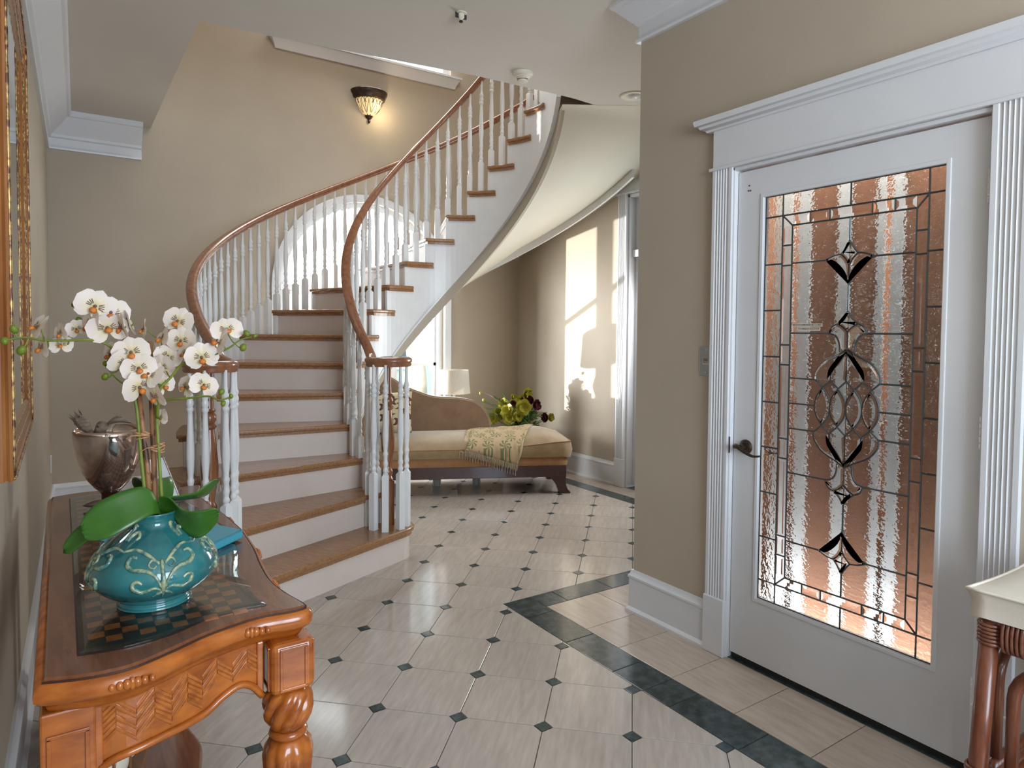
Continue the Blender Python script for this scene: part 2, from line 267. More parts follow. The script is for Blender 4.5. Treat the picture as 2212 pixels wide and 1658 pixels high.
# ---------------------------------------------------------------- mesh helpers
class G:
    def __init__(s): s.v = []; s.f = []
    def add(s, vs, fs):
        o = len(s.v); s.v += [tuple(p) for p in vs]; s.f += [tuple(i + o for i in f) for f in fs]; return s
    def box(s, x0, y0, z0, x1, y1, z1):
        return s.add([(x0, y0, z0), (x1, y0, z0), (x1, y1, z0), (x0, y1, z0), (x0, y0, z1), (x1, y0, z1), (x1, y1, z1), (x0, y1, z1)],
                     [(3, 2, 1, 0), (4, 5, 6, 7), (0, 1, 5, 4), (1, 2, 6, 5), (2, 3, 7, 6), (3, 0, 4, 7)])
    def obox(s, c, ax, ay, az, hx, hy, hz):
        c = Vector(c); ax, ay, az = Vector(ax).normalized(), Vector(ay).normalized(), Vector(az).normalized()
        P = [c + ax * (hx * i) + ay * (hy * j) + az * (hz * k) for k in (-1, 1) for i, j in ((-1, -1), (1, -1), (1, 1), (-1, 1))]
        return s.add(P, [(3, 2, 1, 0), (4, 5, 6, 7), (0, 1, 5, 4), (1, 2, 6, 5), (2, 3, 7, 6), (3, 0, 4, 7)])
    def hexa(s, a, b):   # two quads (bottom, top), same order
        return s.add(list(a) + list(b), [(3, 2, 1, 0), (4, 5, 6, 7), (0, 1, 5, 4), (1, 2, 6, 5), (2, 3, 7, 6), (3, 0, 4, 7)])
    def prism(s, poly, z0, z1, tf=None):
        tf = tf or (lambda x, y, z: (x, y, z)); n = len(poly)
        a = [tf(x, y, z0) for x, y in poly]; b = [tf(x, y, z1) for x, y in poly]
        return s.add(a + b, [tuple(range(n - 1, -1, -1)), tuple(range(n, 2 * n))] + [(i, (i + 1) % n, n + (i + 1) % n, n + i) for i in range(n)])
    def loft(s, rings, caps=True, closed=True):
        n = len(rings[0]); vs = [p for r in rings for p in r]; fs = []
        for j in range(len(rings) - 1):
            for i in range(n if closed else n - 1):
                k = (i + 1) % n; fs.append((j * n + i, j * n + k, (j + 1) * n + k, (j + 1) * n + i))
        if caps and closed: fs += [tuple(range(n - 1, -1, -1)), tuple((len(rings) - 1) * n + i for i in range(n))]
        return s.add(vs, fs)
    def lathe(s, prof, c=(0, 0, 0), seg=16, caps=True, tf=None, twist=None):
        rings = []
        for r, z in prof:
            rings.append([(c[0] + r * cos(2 * pi * i / seg), c[1] + r * sin(2 * pi * i / seg), c[2] + z) for i in range(seg)])
        if tf: rings = [[tf(*p) for p in r] for r in rings]
        return s.loft(rings, caps)
    def sweep(s, prof, path, closed_path=False, caps=True, up=(0, 0, 1), plumb=True, scale=None):
        n = len(path); P = [Vector(p) for p in path]; rings = []; upv = Vector(up)
        for i in range(n):
            a = P[i - 1] if (i > 0 or closed_path) else P[i]; b = P[(i + 1) % n] if (i < n - 1 or closed_path) else P[i]
            t = (b - a).normalized(); sd = t.cross(upv)
            if sd.length < 1e-6: sd = Vector((1, 0, 0))
            sd.normalize(); u = upv if plumb else sd.cross(t).normalized()
            k = 1.0
            if not closed_path and 0 < i < n - 1:
                t1 = (P[i] - P[i - 1]); t2 = (P[i + 1] - P[i]); t1 = Vector((t1.x, t1.y, 0)) if plumb else t1; t2 = Vector((t2.x, t2.y, 0)) if plumb else t2
                if t1.length > 1e-6 and t2.length > 1e-6:
                    ca = max(-1, min(1, t1.normalized().dot(t2.normalized()))); k = 1 / max(0.5, sqrt((1 + ca) / 2))
            m = scale[i] if scale else 1.0
            rings.append([tuple(P[i] + sd * (x * k * m) + u * (y * m)) for x, y in prof])
        if closed_path: rings.append(rings[0])
        return s.loft(rings, caps and not closed_path)
    def tube(s, path, r, seg=8, caps=True, closed=False):
        n = len(path); P = [Vector(p) for p in path]; R = r if isinstance(r, (list, tuple)) else [r] * n
        rings = []; nrm = None
        for i in range(n):
            a = P[i - 1] if (i > 0 or closed) else P[i]; b = P[(i + 1) % n] if (i < n - 1 or closed) else P[i]
            t = (b - a).normalized() if (b - a).length > 1e-9 else Vector((0, 0, 1))
            if nrm is None:
                nrm = t.cross(Vector((0, 0, 1)))
                if nrm.length < 0.1: nrm = t.cross(Vector((1, 0, 0)))
            nrm = (nrm - t * nrm.dot(t)).normalized(); bn = t.cross(nrm)
            rings.append([tuple(P[i] + nrm * (R[i] * cos(2 * pi * j / seg)) + bn * (R[i] * sin(2 * pi * j / seg))) for j in range(seg)])
        if closed: rings.append(rings[0])
        return s.loft(rings, caps and not closed)
    def grid(s, fn, nu, nv, closed_u=False):
        vs = [fn(i / nu, j / nv) for j in range(nv + 1) for i in range(nu + 1)]
        fs = [(j * (nu + 1) + i, j * (nu + 1) + i + 1, (j + 1) * (nu + 1) + i + 1, (j + 1) * (nu + 1) + i) for j in range(nv) for i in range(nu)]
        return s.add(vs, fs)
    def sphere(s, c, r, seg=12, rings=8, sc=(1, 1, 1)):
        prof = [(max(1e-4, sin(pi * j / rings)) * r, -cos(pi * j / rings) * r) for j in range(rings + 1)]
        R = [[(c[0] + p * cos(2 * pi * i / seg) * sc[0], c[1] + p * sin(2 * pi * i / seg) * sc[1], c[2] + z * sc[2]) for i in range(seg)] for p, z in prof]
        return s.loft(R)

def link_mesh(name, g, m, smooth):
    me = bpy.data.meshes.new(name); me.from_pydata(g.v, [], g.f); me.materials.append(m)
    if smooth is True:
        me.polygons.foreach_set('use_smooth', [True] * len(me.polygons))
    me.update()
    return me
def fix_normals(me):
    b = bmesh.new(); b.from_mesh(me); bmesh.ops.recalc_face_normals(b, faces=b.faces); b.to_mesh(me); b.free()

ORG = {}
def origin(p): return ORG.get(p.name, Vector((0, 0, 0))) if p else Vector((0, 0, 0))
def obj(name, g, m, parent=None, smooth=False, bevel=0.0, bseg=2, local=False, subd=0, autos=None):
    """link one mesh object; vertices are given in world space unless local (the parent's own space)"""
    o3 = origin(parent)
    if parent and not local and o3.length > 0: g.v = [(x - o3.x, y - o3.y, z - o3.z) for x, y, z in g.v]
    me = link_mesh(name, g, m, smooth); fix_normals(me)
    o = bpy.data.objects.new(name, me); COL.objects.link(o)
    if parent: o.parent = parent; ORG[o.name] = o3
    if bevel:
        md = o.modifiers.new('edge', 'BEVEL'); md.width = bevel; md.segments = bseg; md.limit_method = 'ANGLE'; md.angle_limit = radians(35)
    if subd:
        md = o.modifiers.new('soft', 'SUBSURF'); md.levels = subd; md.render_levels = subd
    if autos is not None:
        me.polygons.foreach_set('use_smooth', [True] * len(me.polygons)); me.set_sharp_from_angle(angle=radians(autos))
    return o
def inst(src, parent, loc=(0, 0, 0), rot=(0, 0, 0), sc=None):
    c = src.copy(); COL.objects.link(c); c.parent = parent; c.location = loc; c.rotation_euler = rot
    if sc is not None: c.scale = sc
    return c
def thing(name, label, cat, loc=(0, 0, 0), rz=0.0, group=None):
    o = bpy.data.objects.new(name, None); COL.objects.link(o); o.location = loc; o.rotation_euler = (0, 0, rz); o.empty_display_size = 0.1
    o['label'] = label; o['category'] = cat
    if group: o['group'] = group
    ORG[o.name] = Vector(loc)
    return o
def tag(o, label, cat, group=None):
    o['label'] = label; o['category'] = cat
    if group: o['group'] = group
    return o
def struct(o, label=None, cat=None):
    o['kind'] = 'structure'
    if label: o['label'] = label
    if cat: o['category'] = cat
    return o
def sroot(name, label, cat, loc=(0, 0, 0)):
    o = thing(name, label, cat, loc); o['kind'] = 'structure'; return o
def crom(pts, n=8, closed=False):
    P = [Vector(p) for p in pts]; out = []; N = len(P)
    rng = range(N) if closed else range(N - 1)
    for i in rng:
        p0 = P[(i - 1) % N] if (closed or i > 0) else P[i]; p1 = P[i]; p2 = P[(i + 1) % N]; p3 = P[(i + 2) % N] if (closed or i < N - 2) else P[(i + 1) % N]
        for k in range(n):
            t = k / n; a = 2 * p1; b = p2 - p0; c = 2 * p0 - 5 * p1 + 4 * p2 - p3; d = -p0 + 3 * p1 - 3 * p2 + p3
            out.append((a + b * t + c * (t * t) + d * (t * t * t)) * 0.5)
    if not closed: out.append(P[-1])
    return out
def lerp(a, b, t): return a + (b - a) * t
def interp(x, xs, ys):
    if x <= xs[0]: return ys[0]
    for i in range(len(xs) - 1):
        if x <= xs[i + 1]: return lerp(ys[i], ys[i + 1], (x - xs[i]) / (xs[i + 1] - xs[i]))
    return ys[-1]
def clip_poly(poly, keep):
    """Sutherland-Hodgman against one half-plane a*x+b*y<=c"""
    a, b, c = keep; out = []; n = len(poly)
    for i in range(n):
        p, q = poly[i], poly[(i + 1) % n]; dp = a * p[0] + b * p[1] - c; dq = a * q[0] + b * q[1] - c
        if dp <= 0: out.append(p)
        if dp * dq < 0:
            t = dp / (dp - dq); out.append((p[0] + (q[0] - p[0]) * t, p[1] + (q[1] - p[1]) * t))
    return out
def area(poly): return abs(sum(poly[i][0] * poly[(i + 1) % len(poly)][1] - poly[(i + 1) % len(poly)][0] * poly[i][1] for i in range(len(poly)))) / 2 if len(poly) > 2 else 0
def inset(poly, d):
    n = len(poly); sgn = 1 if sum(poly[i][0] * poly[(i + 1) % n][1] - poly[(i + 1) % n][0] * poly[i][1] for i in range(n)) > 0 else -1
    out = []
    for i in range(n):
        p0, p1, p2 = Vector(poly[i - 1]), Vector(poly[i]), Vector(poly[(i + 1) % n])
        e1 = (p1 - p0); e2 = (p2 - p1)
        if e1.length < 1e-7 or e2.length < 1e-7: out.append(tuple(p1)); continue
        e1.normalize(); e2.normalize(); n1 = Vector((-e1.y, e1.x)) * sgn; n2 = Vector((-e2.y, e2.x)) * sgn
        m = n1 + n2
        if m.length < 1e-6: m = n1
        m = m / max(0.35, m.dot(n1) if m.dot(n1) > 0 else 0.35)
        out.append(tuple(p1 + m * d))
    return out
# ---------------------------------------------------------------- room shell
ZC = 2.945; YB = 6.05; XR = 2.40; XF = 4.20
def xw(y): return -0.11 * (1 - y / 6.05)            # the left wall runs slightly off square
def wall_along(axis, u0, u1, z0, z1, c0, c1, holes=()):
    us = sorted({u0, u1, *[h[0] for h in holes], *[h[1] for h in holes]}); zs = sorted({z0, z1, *[h[2] for h in holes], *[h[3] for h in holes]})
    g = G()
    for i in range(len(us) - 1):
        for j in range(len(zs) - 1):
            um, zm = (us[i] + us[i + 1]) / 2, (zs[j] + zs[j + 1]) / 2
            if any(h[0] < um < h[1] and h[2] < zm < h[3] for h in holes): continue
            if axis == 'x': g.box(us[i], c0, zs[j], us[i + 1], c1, zs[j + 1])
            else: g.box(c0, us[i], zs[j], c1, us[i + 1], zs[j + 1])
    return g
ZU = 5.6
g = G(); g.hexa([(-0.3, -2.6, 0), (xw(-2.6), -2.6, 0), (xw(6.05), 6.05, 0), (-0.3, 6.05, 0)], [(-0.3, -2.6, ZU), (xw(-2.6), -2.6, ZU), (xw(6.05), 6.05, ZU), (-0.3, 6.05, ZU)])
struct(obj('wall_left', g, M_wall))
# back wall with the arched window opening and the upper window opening
AX, AR, AZ0, AZS = 2.48, 0.82, 0.32, 1.75
g = wall_along('x', -0.3, 4.35, 0, ZU, YB, YB + 0.16, [(AX - AR, AX + AR, AZ0, AZS + AR), (1.66, 3.36, 3.90, 5.15)])
N_ = 24
for i in range(N_):
    a0, a1 = pi - pi * i / N_, pi - pi * (i + 1) / N_
    x0, x1 = AX + AR * cos(a0), AX + AR * cos(a1); za, zb = AZS + AR * sin(a0), AZS + AR * sin(a1)
    g.hexa([(x0, YB, za), (x1, YB, zb), (x1, YB + 0.16, zb), (x0, YB + 0.16, za)], [(x0, YB, AZS + AR), (x1, YB, AZS + AR), (x1, YB + 0.16, AZS + AR), (x0, YB + 0.16, AZS + AR)])
struct(obj('wall_back', g, M_wall))
struct(obj('wall_front_door', wall_along('y', 2.385, 6.21, 0, ZU, XF, XF + 0.14, [(3.42, 4.36, -0.01, 2.57)]), M_wall))
struct(obj('wall_right', wall_along('y', -2.6, 2.385, 0, ZC, XR, XR + 0.12, [(0.875, 1.84, -0.01, 2.055)]), M_wall))
struct(obj('wall_right_end', wall_along('x', XR + 0.12, XF + 0.14, 0, ZC, 2.27, 2.385), M_wall))
struct(obj('wall_behind', wall_along('x', -0.3, XR, 0, ZC, -2.75, -2.6, [(0.15, 2.15, 0.75, 2.75)]), M_wall))
struct(obj('wall_upper', G().box(-0.3, 1.7, ZC + 0.3, XF + 0.14, 1.85, ZU).box(XF, 1.85, ZC + 0.3, XF + 0.14, 2.385, ZU), M_wall))
struct(obj('ceiling_upper', G().box(-0.3, 1.7, ZU, XF + 0.14, YB + 0.16, ZU + 0.1), M_ceil))
g = G(); g.prism([(-0.3, -2.75), (0.68, -2.75), (0.68, YB), (-0.3, YB)], ZC, ZC + 0.3)
g.prism([(0.68, -2.75), (XF + 0.14, -2.75), (XF + 0.14, 3.72), (2.95, 3.60), (2.25, 3.63), (1.02, 3.785), (0.68, 3.80)], ZC, ZC + 0.3)
struct(obj('ceiling', g, M_ceil))

# ---- floor: octagon and dot field, marble border, plain outer tiles
fl = obj('floor', G().box(-0.3, -2.75, -0.14, XF + 0.3, YB + 0.16, -0.0025), M_grout); struct(fl)
ORG[fl.name] = Vector((0, 0, 0))
E1, E2, O0 = Vector((0.21925, -0.21173)), Vector((0.21173, 0.21925)), Vector((1.00746, 2.26286))
HD = 0.034; CW = 0.0016
def tile_geo(poly, top=0.0):
    c = (sum(p[0] for p in poly) / len(poly), sum(p[1] for p in poly) / len(poly)); q = [(p[0] - c[0], p[1] - c[1]) for p in poly]
    i1 = inset(q, 0.0012); n = len(q); g = G()
    g.loft([[(x, y, -0.003) for x, y in q], [(x, y, top - 0.0006) for x, y in q], [(x, y, top) for x, y in i1]], caps=False)
    g.f.append(tuple(2 * n + i for i in range(n)))
    return g, c
mesh_cache = {}
def put_tile(name, poly, m, key=None):
    if area(poly) < 2.5e-4: return
    if key and key in mesh_cache:
        me = mesh_cache[key]; c = (sum(p[0] for p in poly) / len(poly), sum(p[1] for p in poly) / len(poly))
    else:
        g, c = tile_geo(poly); me = link_mesh(name, g, m, False); fix_normals(me)
        if key: mesh_cache[key] = me
    o = bpy.data.objects.new(name, me); COL.objects.link(o); o.parent = fl; o.location = (c[0], c[1], 0)
BX0, BX1, BY0, BY1, BXF0, BXF1 = 1.905, 2.07, 2.655, 2.80, 3.86, 4.00
def field(poly):
    """the pieces of a polygon that lie in the octagon field"""
    out = []
    p = poly
    for h in ((-1, 0, 0.13), (0, 1, YB), (0, -1, 0.6), (1, 0, BXF0 - CW)): p = clip_poly(p, h)
    if len(p) < 3: return out
    a = clip_poly(p, (1, 0, BX0 - CW)); b = clip_poly(clip_poly(p, (-1, 0, -BX0 + CW)), (0, -1, -BY1 - CW))
    mx = max(q[0] for q in p); mn = min(q[1] for q in p)
    if mx < BX0 or mn > BY1: return [p]
    if len(b) < 3: return [a] if len(a) > 2 else []
    if min(q[1] for q in p) >= BY1 - CW: return [p]
    c = clip_poly(p, (0, -1, -BY1 - CW)); d = clip_poly(clip_poly(p, (0, 1, BY1 - CW)), (1, 0, BX0 - CW))
    return [q for q in (c, d) if len(q) > 2]
nt = 0
for i in range(-14, 12):
    for j in range(-8, 24):
        A = O0 + E1 * i + E2 * j
        e1, e2 = E1.normalized(), E2.normalized()
        P = [A + e1 * HD + e2 * CW, A + E1 - e1 * HD + e2 * CW, A + E1 + e2 * HD - e1 * CW, A + E1 + E2 - e2 * HD - e1 * CW, A + E1 + E2 - e1 * HD - e2 * CW, A + E2 + e1 * HD - e2 * CW, A + E2 - e2 * HD + e1 * CW, A + e2 * HD + e1 * CW]
        poly = [(p.x, p.y) for p in P]
        for q in field(poly): put_tile('octagon_tile', q, M_tile, 'oct' if len(q) == 8 and abs(area(q) - area(poly)) < 1e-6 else None)
        k = HD - 2.2 * CW
        dp = [(p.x, p.y) for p in (A + e1 * k, A + e2 * k, A - e1 * k, A - e2 * k)]
        for q in field(dp): put_tile('dot_tile', q, M_green, 'dot' if len(q) == 4 and abs(area(q) - area(dp)) < 1e-7 else None)
def rect(x0, y0, x1, y1): return [(x0 + CW, y0 + CW), (x1 - CW, y0 + CW), (x1 - CW, y1 - CW), (x0 + CW, y1 - CW)]
ys = [2.655, 2.597, 2.295, 1.99, 1.82, 1.686, 1.381, 1.077, 0.772, 0.467, 0.16, -0.15]
put_tile('border_tile', rect(BX0, BY0 - 0.058, BX1, BY1), M_green)
ys = ys[1:]
for a, b in zip(ys[1:], ys[:-1]): put_tile('border_tile', rect(BX0, a, BX1, b), M_green)
xs = [BX1, 2.207, 2.511, 2.815, 3.119, 3.423, 3.727, BXF1]
for a, b in zip(xs[:-1], xs[1:]): put_tile('border_tile', rect(a, BY0, b, BY1), M_green)
yy = BY1
while yy < YB - 0.01:
    b = min(yy + 0.3045, YB); put_tile('border_tile', rect(BXF0, yy, BXF1, b), M_green); yy = b
yy = 2.655
ysr = [2.655, 2.35, 2.13, 1.827, 1.526, 1.226, 0.922, 0.618, 0.31, 0.0, -0.3]
for a, b in zip(ysr[1:], ysr[:-1]): put_tile('plain_tile', rect(BX1, a, XR + 0.002, b), M_tile2)
xx = XR + 0.002
while xx < BXF1 + 0.19:
    b = min(xx + 0.304, XF); put_tile('plain_tile', rect(xx, 2.385, b, BY0), M_tile2); xx = b + 1e-6
    if b >= XF: break
yy = BY0
while yy < YB - 0.01:
    b = min(yy + 0.3045, YB); put_tile('plain_tile', rect(BXF1, yy, XF, b), M_tile2); yy = b
put_tile('threshold_tile', rect(XR + 0.004, 1.664, XR + 0.1, 1.835), M_green)
put_tile('threshold_tile', rect(XR + 0.004, 1.36, XR + 0.1, 1.664), M_green)
put_tile('threshold_tile', rect(XR + 0.004, 1.05, XR + 0.1, 1.36), M_green)
put_tile('threshold_tile', rect(XR + 0.004, 0.88, XR + 0.1, 1.05), M_green)

# ---- crown mouldings
CR = [(0, 0), (0.018, 0), (0.021, 0.012), (0.013, 0.028), (0.013, 0.078), (0.03, 0.086), (0.036, 0.104), (0.052, 0.122), (0.09, 0.165), (0.124, 0.205), (0.13, 0.216), (0.146, 0.222), (0.155, 0.236), (0.155, 0.2585), (0, 0.2585)]
zb = ZC - 0.2585
g = G()
def crown_ring(x, y, nx, ny, k=1.0, prof=CR, zb=zb): return [(x + nx * p * k, y + ny * p * k, zb + q) for p, q in prof]
g.loft([crown_ring(xw(-2.6) + 0.0, -2.6, 1, 0), crown_ring(xw(6.05), YB, 1, -1), crown_ring(0.615, YB, 0, -1)])
t1 = struct(obj('trim_1', g, M_trim, autos=18)); t1['label'] = 'white crown moulding along the left wall and onto the back wall'
CR2 = [(0, 0), (0.018, 0), (0.024, 0.008), (0.02, 0.02), (0.009, 0.026), (0.009, 0.078), (0.02, 0.082), (0.026, 0.094), (0.036, 0.1), (0.06, 0.126), (0.085, 0.15), (0.09, 0.158), (0.10, 0.162), (0.11, 0.174), (0.11, 0.189), (0, 0.189)]
zb2 = ZC - 0.189
g = G()
g.loft([crown_ring(XR, -2.6, -1, 0, prof=CR2, zb=zb2), crown_ring(XR, 2.385, -1, 1, prof=CR2, zb=zb2), crown_ring(XF, 2.385, 0, 1, prof=CR2, zb=zb2)])
t2 = struct(obj('trim_2', g, M_trim, autos=18)); t2['label'] = 'white crown moulding wrapping the corner of the right wall'

# ---- baseboards
BB = [(0, 0), (0.028, 0), (0.028, 0.012), (0.018, 0.022), (0.015, 0.024), (0.015, 0.165), (0.02, 0.168), (0.02, 0.178), (0.012, 0.186), (0.008, 0.205), (0, 0.205)]
def bb(name, pts):
    """pts: (x, y, nx, ny) with the normal into the room"""
    g = G(); g.loft([[(x + nx * p, y + ny * p, q) for p, q in BB] for x, y, nx, ny in pts]); return struct(obj(name, g, M_trim, autos=35))
bb('baseboard_left', [(xw(-2.6), -2.6, 1, 0), (xw(6.05), YB, 1, -1), (1.6, YB, 0, -1)])
bb('baseboard_back', [(3.42, YB, 0, -1), (XF, YB, -1, -1), (XF, 4.465, -1, 0)])
bb('baseboard_right', [(XR, 1.925, -1, 0), (XR, 2.385, -1, 1), (XF, 2.385, 0, 1)])
bb('baseboard_right_near', [(XR, -2.6, -1, 0), (XR, 0.79, -1, 0)])

# ---- fluted casing section: along u, proud by t
def casing_poly(w, t, n=5):
    P = [(0, 0), (0, t), (0.012, t)]
    fw = (w - 0.03) / n
    for i in range(n):
        a = 0.015 + i * fw
        P += [(a, t), (a + fw * 0.2, t - 0.005), (a + fw * 0.8, t - 0.005), (a + fw, t)]
    P += [(w - 0.012, t), (w, t), (w, 0)]
    return P
# ---------------------------------------------------------------- door_1: leaded glass door in the right wall
d1 = sroot('door_1', 'white door with a tall leaded glass panel in the right wall', 'door', (XR, 1.345, 0))
g = G(); P = casing_poly(0.098, 0.024)
g.prism(P, 0.245, 2.055, tf=lambda u, t, z: (XR - t, 1.825 + u, z)); obj('casing', g, M_trim, d1)
g = G(); g.prism(P, 0.245, 2.055, tf=lambda u, t, z: (XR - t, 0.792 + u, z)); obj('casing', g, M_trim, d1)
for y0 in (1.82, 0.787):
    obj('plinth_block', G().box(XR - 0.032, y0, 0, XR, y0 + 0.108, 0.245), M_trim, d1, bevel=0.004)
g = G().box(XR - 0.03, 0.775, 2.055, XR, 1.94, 2.068).box(XR - 0.022, 0.79, 2.068, XR, 1.925, 2.225)
obj('header_board', g, M_trim, d1, bevel=0.002)
CAP = [(0, 0), (0.03, 0), (0.034, 0.008), (0.05, 0.014), (0.055, 0.024), (0.066, 0.028), (0.07, 0.04), (0.07, 0.05), (0, 0.05)]
g = G(); g.loft([[(XR, 1.925 + p, 2.222 + q) for p, q in CAP], [(XR - p, 1.925 + p, 2.222 + q) for p, q in CAP], [(XR - p, 0.79 - p, 2.222 + q) for p, q in CAP], [(XR, 0.79 - p, 2.222 + q) for p, q in CAP]])
obj('header_cap', g, M_trim, d1, autos=35)
g = G().box(XR - 0.012, 1.817, 0.0, XR + 0.11, 1.84, 2.055).box(XR - 0.012, 0.875, 0.0, XR + 0.11, 0.898, 2.055).box(XR - 0.012, 0.875, 2.04, XR + 0.11, 1.84, 2.055)
obj('jamb', g, M_trim, d1, bevel=0.003)
# slab with glass opening
DY0, DY1, DZ0, DZ1 = 0.902, 1.813, 0.028, 2.032
GY0, GY1, GZ0, GZ1 = 1.022, 1.695, 0.29, 1.918
DX0, DX1 = XR + 0.008, XR + 0.048
g = wall_along('y', DY0, DY1, DZ0, DZ1, DX0, DX1, [(GY0, GY1, GZ0, GZ1)])
slab = obj('door_slab', g, M_trim, d1)
g = G()
for (a, b, c, d) in ((GY0 - 0.012, GZ0 - 0.012, GY0 + 0.004, GZ1 + 0.012), (GY1 - 0.004, GZ0 - 0.012, GY1 + 0.012, GZ1 + 0.012), (GY0, GZ0 - 0.012, GY1, GZ0 + 0.004), (GY0, GZ1 - 0.004, GY1, GZ1 + 0.012)):
    g.box(DX0 - 0.004, a, b, DX0 + 0.012, c, d)
obj('glazing_bead', g, M_trim, d1, bevel=0.003)
obj('gap_light_block', G().box(DX0 + 0.012, DY0, 0.0, DX0 + 0.03, DY1, 0.03), M_black, d1)  # black strip added to stop lamp light leaking under the door
# leaded pattern, mirrored about Y = YC and z = ZM
YC, ZM = 1.343, 1.102
PX = DX0 + 0.016
def pt(a, z): return (PX, YC - a, z)
cames = []          # polylines (a, z)
def sym(pl, lr=True, ud=True):
    S = [pl]
    if lr: S += [[(-a, z) for a, z in q] for q in S]
    if ud: S += [[(a, 2 * ZM - z) for a, z in q] for q in S]
    return S
def curve(pts, n=6): return [(p.x, p.y) for p in crom([(a, z, 0) for a, z in pts], n)]
I1a, I1b, I2a, I2b = -0.272, 0.263, -0.230, 0.226
ZT1, ZT2 = 1.832, 1.790; ZB1, ZB2 = 0.372, 0.411
LA, RA = YC - GY1, YC - GY0
cames += [[(I1a, GZ0), (I1a, GZ1)], [(I1b, GZ0), (I1b, GZ1)], [(LA, ZT1), (RA, ZT1)], [(LA, ZB1), (RA, ZB1)], [(I2a, ZB2), (I2a, ZT2)], [(I2b, ZB2), (I2b, ZT2)], [(I2a, ZT2), (I2b, ZT2)], [(I2a, ZB2), (I2b, ZB2)],
          [(I1a, ZT1), (I2a, ZT2)], [(I1b, ZT1), (I2b, ZT2)], [(I1a, ZB1), (I2a, ZB2)], [(I1b, ZB1), (I2b, ZB2)], [(0, ZT1), (0, GZ1)], [(0, ZB1), (0, GZ0)],
          [(LA + .003, GZ0), (LA + .003, GZ1)], [(RA - .003, GZ0), (RA - .003, GZ1)], [(LA, GZ1 - .003), (RA, GZ1 - .003)], [(LA, GZ0 + .003), (RA, GZ0 + .003)]]
zdiv = [1.645, 1.463, 1.28, 1.098, 0.916, 0.733, 0.55]
for z in zdiv: cames += [[(LA, z), (I1a, z)], [(I1b, z), (RA, z)]]
zb_ = [1.715, 1.637, 1.328, 1.25, 0.96, 0.882, 0.573, 0.495]
for z in zb_: cames += [[(I1a, z), (I2a, z)], [(I2b, z), (I1b, z)]]
adiv = [-0.155, -0.078, 0.078, 0.155]
for a in adiv: cames += [[(a, ZT2), (a, ZT1)], [(a, ZB1), (a, ZB2)]]
dia1 = curve([(0, 1.708), (0.017, 1.679), (0.031, 1.661)]); dia1b = curve([(0.031, 1.661), (0.013, 1.643), (0, 1.62)])
leafu = curve([(0.031, 1.661), (0.058, 1.657), (0.09, 1.644)]); leafl = curve([(0.09, 1.644), (0.052, 1.628), (0.02, 1.594), (0, 1.548)])
dia2 = curve([(0, 1.455), (0.016, 1.428), (0.038, 1.409)]); dia2b = curve([(0.038, 1.409), (0.018, 1.398), (0, 1.38)])
curlu = curve([(0.038, 1.409), (0.06, 1.397), (0.071, 1.374)]); curll = curve([(0.071, 1.374), (0.046, 1.366), (0.031, 1.34), (0.027, 1.306)])
onio = curve([(0, 1.317), (0.035, 1.296), (0.088, 1.268), (0.118, 1.23), (0.122, 1.2)]); oni = curve([(0, 1.317), (0.028, 1.272), (0.056, 1.238), (0.06, 1.2)])
for q in ([(0, 1.79), (0, 1.708)], [(0, 1.62), (0, 1.548)], [(0, 1.548), (0, 1.455)], [(0, 1.38), (0, 1.317)], [(0, 1.317), (0, 1.2)]): cames += sym(q, lr=False)
for q in (dia1, dia1b, leafu, leafl, dia2, dia2b, curlu, curll, onio, oni): cames += sym(q)
for a0, z in ((0.09, 1.644), (0.071, 1.374), (0.122, 1.2)):
    cames += sym([(a0, z), (0.228, z)])
cames += [[(-0.12, ZM), (-0.23, ZM)], [(0.12, ZM), (0.226, ZM)]]
lens = []
for cx_ in (-0.09, -0.03, 0.03, 0.09):
    r_ = curve([(cx_, 1.172), (cx_ + 0.023, 1.138), (cx_ + 0.03, ZM), (cx_ + 0.023, 2 * ZM - 1.138), (cx_, 2 * ZM - 1.172)], 5)
    l_ = [(2 * cx_ - a, z) for a, z in r_]; cames += [r_, l_]; lens.append(r_ + l_[::-1][1:-1])
    for dx in (-0.03, 0.03):
        cames += sym([(cx_, 1.172), (cx_ + dx, 1.2)], lr=False)
g = G()
for pl in cames: g.tube([pt(a, z) for a, z in pl], 0.0034, 5)
came = obj('lead_came', g, M_lead, d1)
def pane(poly, m, name, x=PX, t=0.004, bev=0.0, lab=None):
    if area(poly) < 1e-5: return
    q = inset(poly, 0.0012)
    g = G(); n = len(q)
    if bev:
        i_ = inset(q, bev); g.loft([[(x + t / 2, YC - a, z) for a, z in q], [(x - t * 0.1, YC - a, z) for a, z in q], [(x - t * 0.9, YC - a, z) for a, z in i_]])
    else: g.loft([[(x + t / 2, YC - a, z) for a, z in q], [(x - t / 2, YC - a, z) for a, z in q]])
    o = obj(name, g, m, d1)
    return o
def R_(a0, z0, a1, z1): return [(a0, z0), (a1, z0), (a1, z1), (a0, z1)]
zz = [GZ1, ZT1] + zdiv + [ZB1, GZ0]
for z1, z0 in zip(zz[:-1], zz[1:]):
    pane(R_(LA, z0, I1a, z1), M_beadglass, 'border_pane'); pane(R_(I1b, z0, RA, z1), M_beadglass, 'border_pane')
for z0, z1 in ((ZT1, GZ1), (GZ0, ZB1)):
    pane(R_(I1a, z0, 0, z1), M_wavy, 'border_pane'); pane(R_(0, z0, I1b, z1), M_wavy, 'border_pane')
zz = [ZT2] + zb_ + [ZB2]
for z1, z0 in zip(zz[:-1], zz[1:]):
    for a0, a1 in ((I1a, I2a), (I2b, I1b)): pane(R_(a0, z0, a1, z1), M_bevelglass, 'bevel_strip', bev=0.012, t=0.004)
aa = [I2a] + adiv + [I2b]
